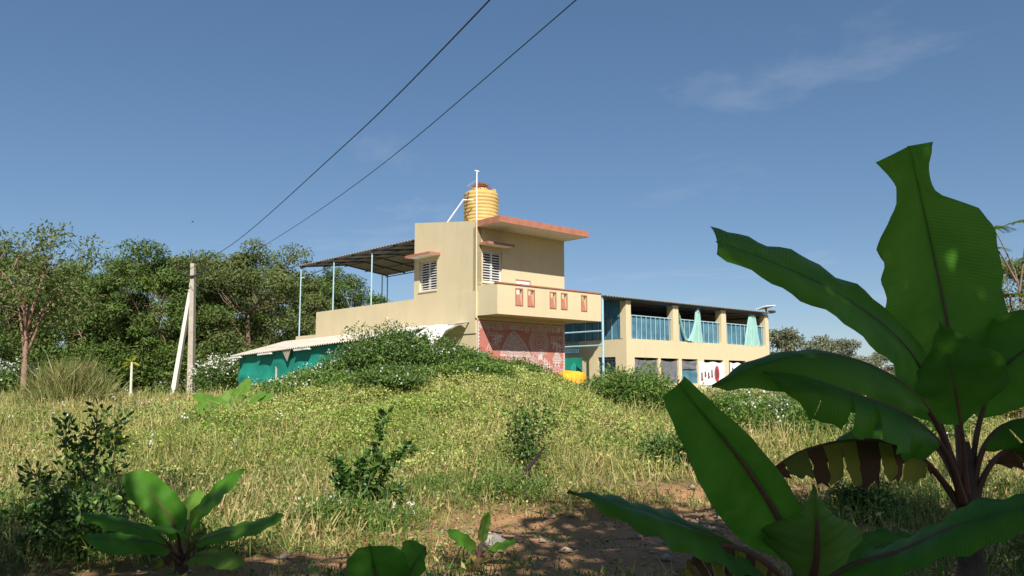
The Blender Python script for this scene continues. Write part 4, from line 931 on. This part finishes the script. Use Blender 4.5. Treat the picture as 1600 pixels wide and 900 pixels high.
# --- sunlit banana by the shed and two sprouts in the left field
def far_banana(name, label, Y_, bpx, leaves, w_, seed, lift=0):
    b0 = P(bpx[0], bpx[1] - lift, Y_); base = np.array([b0[0], Y_, min(gz(b0[0], Y_), b0[2])])
    B = thing(name, label, 'banana plant', tuple(base)); banana_stem(B, [(0, 0, -.1), (0, 0, .1), b0 + np.array([0, 0, .12]) - base], [.09, .08, .05])
    for k, (pts, up_) in enumerate(leaves): banana_leaf(B, base, [P(x, y - lift, Y_ + d) for x, y, d in pts], w_, w_, up_, .2, .5, m=BANY, ribm=M_ribg, start=.12, seed=seed + k, rib=.018, n=18, tl=(.4,) if k % 2 else (), tr=(.55,) if k % 3 else ())
far_banana('banana_plant', 'sunlit bright green banana plant in front of the green shed', 16.5, (362, 664), [
    (((362, 660, 0), (345, 645, 0), (322, 637, -.2), (300, 632, -.4)), (.2, -.6, .75)), (((362, 658, 0), (340, 655, -.3), (320, 652, -.5), (304, 650, -.6)), (.2, -.6, .75)),
    (((362, 658, 0), (366, 640, 0), (378, 622, 0), (394, 606, 0)), (-.4, -.8, .4)), (((364, 658, 0), (380, 642, -.1), (400, 634, -.2), (416, 628, -.3)), (-.1, -.6, .8)),
    (((364, 660, 0), (385, 648, -.2), (408, 638, -.3), (430, 630, -.4)), (-.1, -.6, .8)), (((362, 656, 0), (360, 640, .1), (358, 622, .2)), (0, -.9, .3))], .2, 51, 13)
far_banana('banana_sprout', 'single upright bright banana leaf in the left field', 19, (50, 692), [(((50, 690, 0), (54, 676, 0), (59, 664, 0), (64, 650, 0)), (.1, -.95, .2)), (((50, 690, 0), (42, 684, -.1), (34, 682, -.2)), (0, -.5, .8))], .15, 61)
far_banana('banana_sprout', 'low bright banana leaf cut by the left edge', 19, (-6, 690), [(((-6, 690, 0), (0, 682, -.1), (8, 678, -.2), (18, 684, -.3)), (0, -.5, .85)), (((-6, 690, 0), (-10, 676, 0), (-16, 664, 0)), (0, -.9, .3))], .2, 66)

# ------------------------------------------------------------------ citrus shrubs, stick, bag
def shrub(name, label, D, bpx, stems, nleaf, ls, leafm, seed, spread=.05, cat='shrub'):
    r = np.random.default_rng(seed); b0 = P(*bpx, D); base = np.array([b0[0], D, gz(b0[0], D)])
    t = thing(name, label, cat, tuple(base)); sb = MB(); parts = []
    for pts in stems:
        C = catmull([base] + [P(x, y, D + d) for x, y, d in pts], 14) - base
        sb.tube(C, list(np.linspace(.014, .004, 14)), 5)
        k = nleaf // len(stems); tt = r.uniform(.15, 1, k) ** .8 * 13; i = np.minimum(tt.astype(int), 12); p = C[i] + (C[i + 1] - C[i]) * (tt - i)[:, None]
        tw = rdir(k, .1, r) * (r.random((k, 1)) ** .7) * spread * 2.2; d = unit(tw / spread + rdir(k, .5, r))
        parts.append(leaf_hex(p + tw, d, rdir(k, .8, r), ls * r.uniform(.6, 1.25, k), ls * .52 * r.uniform(.8, 1.15, k)))
    V, F_ = cat_tris(parts); sb.build('stem', M_twig, t); obj_np('foliage', V, F_, leafm, t)
    return t
shrub('citrus_shrub', 'dark leafy shaded shrub at the left behind the small banana', 7.5, (130, 872), [
    ((140, 800, 0), (148, 720, 0), (152, 642, 0)), ((120, 800, .1), (105, 720, .1), (103, 655, .1)), ((150, 810, -.1), (175, 740, -.1), (185, 650, -.1)), ((100, 820, 0), (70, 770, 0), (48, 735, 0)), ((95, 840, -.2), (60, 810, -.2), (35, 800, -.2)),
    ((150, 830, .2), (185, 790, .2), (205, 770, .2)), ((110, 830, .2), (85, 790, .3), (75, 755, .3)), ((130, 840, -.2), (125, 800, -.3), (118, 770, -.3)), ((85, 850, .1), (55, 840, .1), (40, 850, .1)), ((145, 845, -.2), (165, 810, -.3), (180, 800, -.3)), ((120, 790, .1), (130, 740, .2), (125, 690, .2))], 2100, .07, L_citrus, 1, .05)
shrub('citrus_shrub', 'upright citrus shrub with bare leafy shoots in the middle', 9.6, (570, 812), [
    ((575, 770, 0), (585, 710, 0), (595, 670, 0), (604, 640, 0)), ((585, 770, 0), (605, 735, 0), (625, 710, 0), (642, 697, 0)), ((560, 780, -.1), (540, 750, -.1), (520, 715, -.1)), ((565, 780, .1), (560, 750, .1), (562, 722, .1)),
    ((585, 790, 0), (605, 770, 0), (628, 762, 0)), ((550, 790, 0), (535, 770, 0), (525, 750, 0)), ((570, 780, -.1), (580, 745, -.1), (598, 715, -.1)), ((560, 790, .1), (548, 765, .1), (540, 735, .1))], 1300, .085, L_citrus, 2, .022)
shrub('young_tree', 'thin airy sapling behind the leaning dark stick', 11.8, (832, 762), [
    ((826, 730, 0), (815, 700, 0), (820, 660, 0), (825, 640, 0)), ((828, 720, 0), (840, 690, 0), (855, 665, 0)), ((820, 700, 0), (800, 690, 0), (790, 700, 0)), ((820, 680, .1), (840, 655, .1), (865, 640, .1)), ((818, 680, -.1), (805, 655, -.1), (800, 640, -.1))], 1100, .06, L_citrus, 3, .09)
sa, sb_ = P(802, 766, 11.0), P(848, 702, 11.0)
tag(MB().tube([sa, (sa + sb_) / 2 + [.01, 0, .03], sb_], [.035, .03, .018], 7).build('dead_branch', M_stick), 'dark dead branch leaning beside the thin sapling', 'branch')
sa, sb_ = P(832, 766, 11.2), P(824, 725, 11.2); tag(MB().tube([sa, sb_], [.018, .012], 6).build('support_stake', M_twig), 'short thin stake propping the sapling', 'stake')
r6 = np.random.default_rng(5)
bg_c = P(772, 858, 7.9); bag = MB(); nu, nv = 16, 8; Vb = []
for j in range(nv + 1):
    for i in range(nu + 1):
        th, ph = 6.2832 * i / nu, -.4 + 1.97 * j / nv; k = 1 + .22 * math.sin(3 * th + 4 * ph) + .12 * math.sin(8 * th - 5 * ph); Vb.append((.12 * math.cos(th) * math.cos(ph) * k, .11 * math.sin(th) * math.cos(ph) * k, .09 * math.sin(ph) * k))
I = np.arange((nu + 1) * (nv + 1)).reshape(nv + 1, nu + 1); o = obj_np('plastic_bag', Vb, np.stack([I[:-1, :-1], I[:-1, 1:], I[1:, 1:], I[1:, :-1]], -1).reshape(-1, 4), M_asb)
o.location = (bg_c[0], 7.9, gz(bg_c[0], 7.9) + .04); tag(o, 'small crumpled white bag on bare soil behind the banana sprout', 'bag')

# ------------------------------------------------------------------ trees
TG = 'trees behind the house and power pole'
def at(px_, Y_): x = P(px_, 598, Y_)[0]; return (x, Y_, gz(x, Y_) - .1)
tA = make_tree('tree', 'broad dense dark tree just left of the leaning pole', at(222, 48), tree_parts(21, 8.9, 4.2, 3.0, 70, 34000, .22, 1.0, .22, lowest=.12), L_tree, M_bark, TG)
tB = make_tree('tree', 'tall dense tree to the right of the power pole', at(398, 50), tree_parts(22, 9.4, 4.5, 2.8, 76, 36000, .22, 1.0, .24, lowest=.12), L_tree2, M_bark, TG)
tC = make_tree('tree', 'rounded tree seen under the terrace canopy', at(520, 56), tree_parts(23, 8.7, 3.7, 2.4, 60, 30000, .22, .95, .2, lowest=.06), L_tree, M_bark, TG)
copy_tree_at(tB, 'dark tree filling the gap directly behind the power pole', at(300, 53), 1.0, 2.1)
copy_tree_at(tA, 'shadowy tree behind the sparse bare-trunked tree at far left', at(105, 54), .98, 4.0)
copy_tree_at(tC, 'leafy tree cut by the left edge of the view', at(-25, 45), 1.0, 1.0)
copy_tree_at(tC, 'lower tree between the power pole and the shed roof', at(455, 60), 1.0, 2.6)
copy_tree_at(tA, 'tree hidden low behind the leaning pole and far pole', at(165, 66), .95, 5.2)
make_tree('tree', 'sparse tree with a bare forked reddish trunk at far left', at(38, 33), tree_parts(31, 7.7, 2.7, 2.2, 34, 4200, .20, .9, .15, .7, .30, 8, .3), L_tree2, M_barkr, TG)
copy_tree_at(tB, 'dense dark tree deep behind the far slim pole', at(235, 64), .95, 3.9)
copy_tree_at(tC, 'dense dark tree deep behind the undergrowth at left', at(70, 62), 1.1, 2.0)
copy_tree_at(tA, 'dense dark tree deep behind the tree right of the pole', at(355, 64), 1.0, 1.4)
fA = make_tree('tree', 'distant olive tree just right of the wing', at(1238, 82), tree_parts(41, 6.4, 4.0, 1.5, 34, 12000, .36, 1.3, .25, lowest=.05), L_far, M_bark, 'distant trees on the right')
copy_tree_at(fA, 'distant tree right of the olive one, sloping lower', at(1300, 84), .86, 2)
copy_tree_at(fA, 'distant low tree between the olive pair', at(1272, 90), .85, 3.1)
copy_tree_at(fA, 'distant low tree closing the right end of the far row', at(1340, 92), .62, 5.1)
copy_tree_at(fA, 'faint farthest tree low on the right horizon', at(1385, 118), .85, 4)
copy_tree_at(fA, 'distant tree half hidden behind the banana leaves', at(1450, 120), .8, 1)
copy_tree_at(tB, 'big tree at the right edge behind the tall banana', at(1580, 40), .76, 3.0)
copy_tree_at(tC, 'dark low tree between the tall banana leaf and right edge', at(1530, 60), .7, 1.3)
# feathery sapling at the right edge
D = 13; b0 = at(1592, D); t = thing('feathery_sapling', 'thin sapling with feathery leaf sprays at the right edge', 'tree', b0); base = np.array(b0)
sb2 = MB(); ends = []
for pts in (((1597, 560), (1592, 450), (1575, 400), (1552, 355)), ((1593, 455), (1600, 400), (1606, 345)), ((1588, 440), (1560, 392), (1545, 388)), ((1594, 470), (1615, 430), (1625, 400)), ((1594, 500), (1580, 480), (1578, 460))):
    C = catmull([P(x, y, D) for x, y in pts], 9) - base; sb2.tube(C, list(np.linspace(.022, .008, 9)), 5); ends.append(C[-1])
sb2.tube([(0, 0, -.1), P(1597, 560, D) - base], [.035, .024], 6); sb2.build('trunk', M_bark, t)
r7 = np.random.default_rng(12); parts = []
for e in ends:
    for k in range(7):
        d = rdir(1, .1, r7)[0]; d[2] = abs(d[2]) * .2; L_ = .38; q = np.linspace(.15, 1, 11)
        pts = e + d * q[:, None] * L_ - np.array([0, 0, 1]) * (q[:, None] ** 2) * .1; sdv = unit(np.cross(d, [0, 0, 1.]))
        for sg in (-1, 1): parts.append(leaf_tris(pts, np.repeat((sdv * sg + d * .4)[None], 11, 0), np.repeat(np.array([[0, 0, 1.]]), 11, 0), .085, .04))
V, F_ = cat_tris(parts); obj_np('foliage', V, F_, L_weed, t)
# shade trees behind the viewer: they throw the foreground into shade
SG = 'shade trees behind the viewer'
s1 = make_tree('shade_tree', 'big leafy shade tree behind the viewer on the left', (-5.0, -2.6, 0), tree_parts(51, 9.6, 4.6, 3.2, 48, 8800, .42, 1.35, .25, lowest=.5), L_shade, M_bark, SG)
copy_tree_at(s1, 'big leafy shade tree behind the viewer on the right', (5.2, -2.2, 0), 1.0, 2.2)
copy_tree_at(s1, 'big leafy shade tree directly behind the viewer', (0.6, -5.2, 0), 1.0, 4.1)
copy_tree_at(s1, 'big leafy shade tree behind the viewer on the far left', (-12.0, -4.2, 0), 1.0, 5.0)
copy_tree_at(s1, 'big leafy shade tree behind the viewer on the far right', (12.0, -3.4, 0), 1.0, 0.7)

# ------------------------------------------------------------------ bushes
def bl(px_, Y_, up=0): x = P(px_, 598, Y_)[0]; return (x, Y_, gz(x, Y_) + up)
for k, (x, Y_, rx, h, n_, fl_, lm) in enumerate(((612, 20, 1.25, 1.6, 9500, 50, L_bush), (556, 20.2, .9, 1.0, 5000, 30, L_bush), (500, 20.4, .95, .5, 4500, 50, L_weed), (442, 20.6, .9, .45, 3500, 50, L_weed), (680, 20.2, 1.0, 1.05, 5500, 25, L_bush), (742, 20.5, 1.0, .80, 5000, 10, L_weed), (800, 20.7, .9, .66, 4500, 0, L_weed), (845, 21, .6, .28, 2500, 0, L_weed), (640, 18.2, 1.3, .6, 5000, 15, L_bush), (530, 18.8, 1.2, .5, 4500, 20, L_weed), (735, 18.8, 1.2, .5, 4500, 0, L_weed), (455, 18.6, 1.0, .45, 3500, 15, L_weed))):
    make_bush('mound_bush', ['tallest dark bush with white flowers on top of the mound', 'bush just left of the tallest mound bush', 'pale bush before the near part of the green shed net', 'white flowered bush before the left end of the shed', 'bush just right of the tallest mound bush below the white cloth', 'green bush covering the left foot of the mural', 'low green bush below the middle of the mural', 'lowest green bush beside the orange tarp', 'low dark bush on the slope in front of the tallest mound bush', 'low spreading bush on the slope left of the dark low one', 'low spreading bush on the slope below the mural left edge', 'small low bush right of the sunlit banana plant'][k], 'bush', bl(x, Y_), rx, rx * .8, h, n_, .08, lm, fl_, 'bushes along the mound crest', seed=60 + k, lumps=12)
make_bush('green_bush', 'rounded green bush in front of the wing and stair railing', 'bush', bl(985, 19.5), 1.15, .9, 1.45, 9500, .10, L_weed, 0, seed=5, lw=.3, lumps=14)
make_bush('green_bush', 'smaller green bush right of the one before the wing', 'bush', bl(1050, 20), .8, .7, 1.05, 3000, .09, L_weed, 10, seed=6, lw=.35)
for k, (x, Y_, rx, h, fl_) in enumerate(((1130, 17, 1.0, 1.0, 60), (1215, 16, 1.1, 1.1, 110), (1300, 15.5, 1.0, 1.05, 120), (1385, 16.5, 1.1, 1.15, 100), (1460, 15, 1.0, 1.1, 60), (1180, 20, 1.3, 1.0, 80), (1330, 21, 1.6, 1.25, 120))):
    make_bush('flowering_weed', ['white flowered weed clump below the wing banners', 'white flowered weed clump under the torn banana leaf tip', 'white flowered weed clump under the middle of the torn leaf', 'white flowered clump just left of the tall banana petioles', 'white flowered clump behind the tall banana stem', 'further weed clump near the wing corner', 'further broad weed clump behind the torn leaf'][k], 'weeds', bl(x, Y_), rx, rx * .8, h, 4200, .08, L_weed, int(fl_ * .25), 'white flowered weed clumps', seed=10 + k, lw=.4, fl_size=.06)
make_bush('flowering_bush', 'white flowering bush between the power pole and shed', 'bush', bl(345, 37), 1.5, 1.2, 2.1, 4500, .13, L_bush, 90, seed=20, fl_size=.11)
make_bush('flowering_bush', 'white flowering bush at the left edge under the trees', 'bush', bl(8, 34), 1.6, 1.2, 1.9, 4500, .13, L_bush, 90, seed=21, fl_size=.11)
for k, (x, Y_, rx, h) in enumerate(((90, 44, 2.6, 3.6), (170, 46, 2.4, 3.3), (245, 46, 2.6, 3.8), (335, 47, 2.8, 3.6), (425, 52, 3, 3.5), (20, 46, 2.5, 4.0))):
    make_bush('undergrowth_bush', ['dark undergrowth behind the tall grass clump', 'dark undergrowth around the far slim pole', 'dark undergrowth behind the leaning pole', 'dark undergrowth behind the white flowering bush by the pole', 'dark undergrowth beyond the shed end', 'dark undergrowth at the far left trunk'][k], 'bush', bl(x, Y_), rx, rx * .7, h, 4500, .2, L_tree, 0, 'undergrowth below the trees', seed=30 + k)
make_bush('green_bush', 'small dark bush on the ground left of the tall banana stem', 'bush', bl(1345, 9.2), .36, .32, .5, 2600, .055, L_citrus, 0, seed=40)
make_bush('green_bush', 'small leafy bush beside the big upright banana leaf', 'bush', bl(1045, 13), .5, .45, .7, 2200, .07, L_bush, 0, seed=41)
make_bush('yellow_bush', 'yellow green bush at the right edge behind the banana', 'bush', bl(1590, 20), 1.1, .9, 1.4, 4000, .12, L_yel, 0, seed=42, lw=.35)
make_bush('yellow_bush', 'small yellow leafed plant beside the left shrub', 'bush', bl(185, 14), .28, .25, .55, 350, .16, L_yel, 0, seed=43, lw=.2)
make_bush('green_bush', 'dusky weed clump at the foot of the leaning branch', 'bush', bl(800, 10.7), .75, .45, .42, 2600, .05, L_weed, 0, seed=44, lw=.3)
make_bush('green_bush', 'dusky weed clump around the base of the middle shrub', 'bush', bl(520, 9.0), .9, .5, .36, 3000, .05, L_weed, 10, seed=45, lw=.35)
make_bush('green_bush', 'hedge of scrub on the right horizon behind the weeds', 'bush', bl(1500, 34), 4, 1.6, 1.5, 6000, .17, L_bush, 60, seed=46, lumps=16, fl_size=.1)
# tall grass clump at left
gb = bl(112, 25); t = thing('tall_grass_clump', 'tall yellow green grass clump at the left below the trees', 'grass clump', gb)
r8 = np.random.default_rng(9); n_ = 2600; p0 = np.stack([r8.normal(size=n_) * .62, r8.normal(size=n_) * .5, np.zeros(n_)], -1); d0 = unit(np.stack([r8.normal(size=n_) * .22 + p0[:, 0] * .25, r8.normal(size=n_) * .22, np.ones(n_)], -1)); L0 = r8.uniform(.6, 1.9, n_) * np.exp(-(p0[:, 0] / 1.3) ** 2)
v1 = leaf_tris(p0, d0, rdir(n_, 0, r8), L0 * .62, .03); v2 = leaf_tris(p0 + d0 * (L0 * .5)[:, None], unit(d0 + rdir(n_, -.3, r8) * .55), rdir(n_, 0, r8), L0 * .5, .022)
V, F_ = cat_tris([v1, v2]); bo = obj_np('blades', V, F_, L_grass, t); bo['kind'] = 'stuff'

# ------------------------------------------------------------------ ground cover (uncountable)
def sample(n, x0, x1, y0, y1, dens, r):
    x = r.uniform(x0, x1, n); y = r.uniform(y0, y1, n)
    infr = np.abs(x) < .70 * y + 1.2
    k = (r.random(n) < dens(x, y)) & infr
    return x[k], y[k]
def stuff(name, V, F_, m, label, cat): o = obj_np(name, V, F_, m); o['kind'] = 'stuff'; tag(o, label, cat); return o
rg = np.random.default_rng(77)
# low leafy creeper over the mound
def lump(x, y): return np.clip(.5 + .55 * vnoise(x, y, 1.6, 7) + .35 * vnoise(x, y, 3.7, 8), 0, 1.3)
x, y = sample(420000, -9.5, 6.5, 11.2, 24.3, lambda x, y: np.clip(mound(x, y) * 2.6 - .16 + .3 * vnoise(x, y, 1.1, 3), 0, 1) * np.where(y > 21.5, .35, 1), rg)
hh = .08 + .30 * lump(x, y); z = ground(x, y) + hh * rg.random(len(x)) ** .5
V, F_ = leaf_tris(np.stack([x, y, z], -1), rdir(len(x), .25, rg), rdir(len(x), 1.3, rg), rg.uniform(.03, .07, len(x)), rg.uniform(.02, .042, len(x)))
stuff('mound_creeper', V, F_, L_cover, 'yellow green leafy creeper carpeting the mound before the house', 'ground cover')
# dry weeds and grass over the fields
def dd(x, y): return np.clip((1 - dirt(x, y) * 1.3) * np.clip(1 - 1.05 * mound(x, y), .05, 1) * (.72 + .38 * vnoise(x, y, .9, 4)) * np.clip(1.3 - y / 36, .25, 1), 0, 1)
x, y = sample(430000, -24, 26, 5.5, 33, dd, rg); n_ = len(x)
hg = np.clip(.36 + .20 * vnoise(x, y, .8, 6) + .1 * vnoise(x, y, 2.7, 16), .1, .75) * np.clip(y / 11, .6, 1.1) * (1 + .35 * sstep(2.0, 4.0, x) * sstep(11, 13, y) * (.7 + .5 * vnoise(x, y, 1.2, 19))); p0 = np.stack([x, y, ground(x, y) - .01], -1)
d0 = unit(np.stack([rg.normal(size=n_) * .42, rg.normal(size=n_) * .42, np.ones(n_)], -1)); Lb = hg * rg.uniform(.4, 1.25, n_)
parts = [leaf_tris(p0, d0, rdir(n_, 0, rg), Lb, np.clip(.006 + .0009 * y, .006, .032))]
parts.append(leaf_tris((p0 + d0 * (Lb * rg.uniform(.3, 1., n_))[:, None]), rdir(n_, .3, rg), rdir(n_, .8, rg), rg.uniform(.03, .085, n_), rg.uniform(.014, .04, n_)))
V, F_ = cat_tris(parts); stuff('dry_weeds', V, F_, L_dry, 'dry straw coloured weeds and grass over the field', 'weeds')
# greener weeds: patches in the shade and between
def dg(x, y): return np.clip((1 - dirt(x, y) * 1.15) * np.clip(vnoise(x, y, 1.3, 12) * 1.3 + .2 + .6 * (y < 10.2), 0, 1) * (1 - .6 * mound(x, y)), 0, 1)
x, y = sample(200000, -14, 16, 5.2, 24, dg, rg); n_ = len(x)
hg = np.clip(.08 + .34 * vnoise(x, y, 1.3, 12) + .12 * vnoise(x, y, 3.3, 15), .05, .55) * np.clip(y / 10, .5, 1.2)
V, F_ = leaf_tris(np.stack([x, y, ground(x, y) + hg * rg.random(n_)], -1), rdir(n_, .4, rg), rdir(n_, .9, rg), rg.uniform(.025, .06, n_) * np.clip(y / 9, .8, 1.6), rg.uniform(.012, .03, n_) * np.clip(y / 9, .8, 1.6))
stuff('green_weeds', V, F_, L_weed, 'low green weeds around the bare clearing', 'weeds')
# knee-high weeds close to the viewer
def dn(x, y): return np.clip((1 - dirt(x, y) * 1.2) * (.55 + .6 * vnoise(x, y, 1.7, 51)), 0, 1)
x, y = sample(150000, -8, 9, 5.4, 11.5, dn, rg); n_ = len(x); hg = np.clip(.17 + .16 * vnoise(x, y, 1.7, 51) + .06 * vnoise(x, y, 4.5, 52), 0.04, .42) * (1 - .6 * np.exp(-((x - 1.3) / 2.2) ** 2) * (y < 8.2))
tt = rg.random(n_) ** .7; V1 = leaf_tris(np.stack([x, y, ground(x, y) + hg * tt], -1), rdir(n_, .4, rg), rdir(n_, .9, rg), rg.uniform(.02, .055, n_), rg.uniform(.01, .024, n_))
k = rg.random(n_) < .3; m_ = k.sum(); V2 = leaf_tris(np.stack([x[k], y[k], ground(x[k], y[k])], -1), unit(rdir(m_, 0, rg) * .4 + [0, 0, 1]), rdir(m_, 0, rg), hg[k] * rg.uniform(.7, 1.5, m_), .008)
V, F_ = cat_tris([V1, V2]); stuff('near_weeds', V, F_, L_weed, 'dusky green weeds in the shade close to the viewer', 'weeds')
# far field scrub
x, y = sample(60000, -48, 60, 30, 75, lambda x, y: .5 + .4 * vnoise(x, y, .4, 2), rg); n_ = len(x)
hg = np.clip(.5 + .3 * vnoise(x, y, .3, 9), .15, 1); V, F_ = leaf_tris(np.stack([x, y, ground(x, y) + hg * rg.random(n_)], -1), rdir(n_, .6, rg), rdir(n_, .6, rg), rg.uniform(.12, .3, n_), rg.uniform(.05, .1, n_))
stuff('far_scrub', V, F_, L_weed, 'scrub and grass on the far field under the trees', 'scrub')
# white flower heads over the weeds at right, few at left
x, y = sample(800, -12, 16, 11, 27, lambda x, y: np.clip(sstep(2.5, 6, x) * .55 * (vnoise(x, y, 1.1, 21) > -.1) + .12 * (x < -4) + .04, 0, 1) * (1 - mound(x, y)), rg); n_ = len(x); k = 6
c = np.stack([x, y, ground(x, y) + rg.uniform(.35, .7, n_)], -1); c = np.repeat(c, k, 0) + rg.normal(size=(n_ * k, 3)) * .03
V, F_ = leaf_tris(c, rdir(n_ * k, .2, rg), rdir(n_ * k, 1.3, rg), .045, .035); stuff('wild_flowers', V, F_, L_flower, 'small white wild flowers scattered in the weeds', 'flowers')
x, y = sample(9000, -6, 12, 5, 14, lambda x, y: np.clip(dirt(x, y) * (.5 + .6 * vnoise(x, y, 2.2, 31)), 0, 1), rg); n_ = len(x)
V, F_ = leaf_tris(np.stack([x, y, ground(x, y) + .03 * dirt(x, y) * vnoise(x, y, 5.0, 9) + .012], -1), rdir(n_, 0, rg) * [1, 1, .25], rdir(n_, 2.2, rg), rg.uniform(.02, .07, n_), rg.uniform(.008, .035, n_))
stuff('leaf_litter', V, F_, L_litter, 'dry leaf litter strewn over the bare soil', 'leaf litter')
x, y = sample(42000, -6, 12, 5, 13, lambda x, y: np.clip(dirt(x, y) * np.clip(vnoise(x, y, 2.4, 41) * 2 - .1, 0, 1), 0, 1), rg); n_ = len(x)
V, F_ = leaf_tris(np.stack([x, y, ground(x, y) + .09 * rg.random(n_)], -1), rdir(n_, .5, rg), rdir(n_, .9, rg), rg.uniform(.02, .06, n_), rg.uniform(.01, .022, n_))
stuff('clearing_weeds', V, F_, L_weed, 'tiny green weeds sprouting in the bare clearing', 'weeds')
# pebbles and clods on the bare soil
ico = np.array([(0, 0, 1), (.9, 0, .2), (.28, .85, .25), (-.72, .5, .2), (-.72, -.52, .2), (.28, -.85, .2), (0, 0, -.6)]); icf = np.array([(0, 1, 2), (0, 2, 3), (0, 3, 4), (0, 4, 5), (0, 5, 1), (6, 2, 1), (6, 3, 2), (6, 4, 3), (6, 5, 4), (6, 1, 5)])
x, y = sample(9000, -6, 12, 5, 14, lambda x, y: dirt(x, y), rg); n_ = len(x); s_ = rg.uniform(.006, .03, n_) * (1 + 1.6 * (rg.random(n_) < .05))
a = rg.uniform(0, 6.28, n_); sc = np.stack([s_ * rg.uniform(.7, 1.4, n_), s_ * rg.uniform(.7, 1.3, n_), s_ * rg.uniform(.4, .8, n_)], -1)
L_ = ico[None] * sc[:, None]; V = np.stack([L_[..., 0] * np.cos(a)[:, None] - L_[..., 1] * np.sin(a)[:, None], L_[..., 0] * np.sin(a)[:, None] + L_[..., 1] * np.cos(a)[:, None], L_[..., 2]], -1) + np.stack([x, y, ground(x, y) + s_ * .3], -1)[:, None]
F_ = (icf[None] + (np.arange(n_) * 7)[:, None, None]).reshape(-1, 3); stuff('pebbles', V.reshape(-1, 3), F_, M_stone, 'pebbles and soil clods on the bare clearing', 'pebbles')
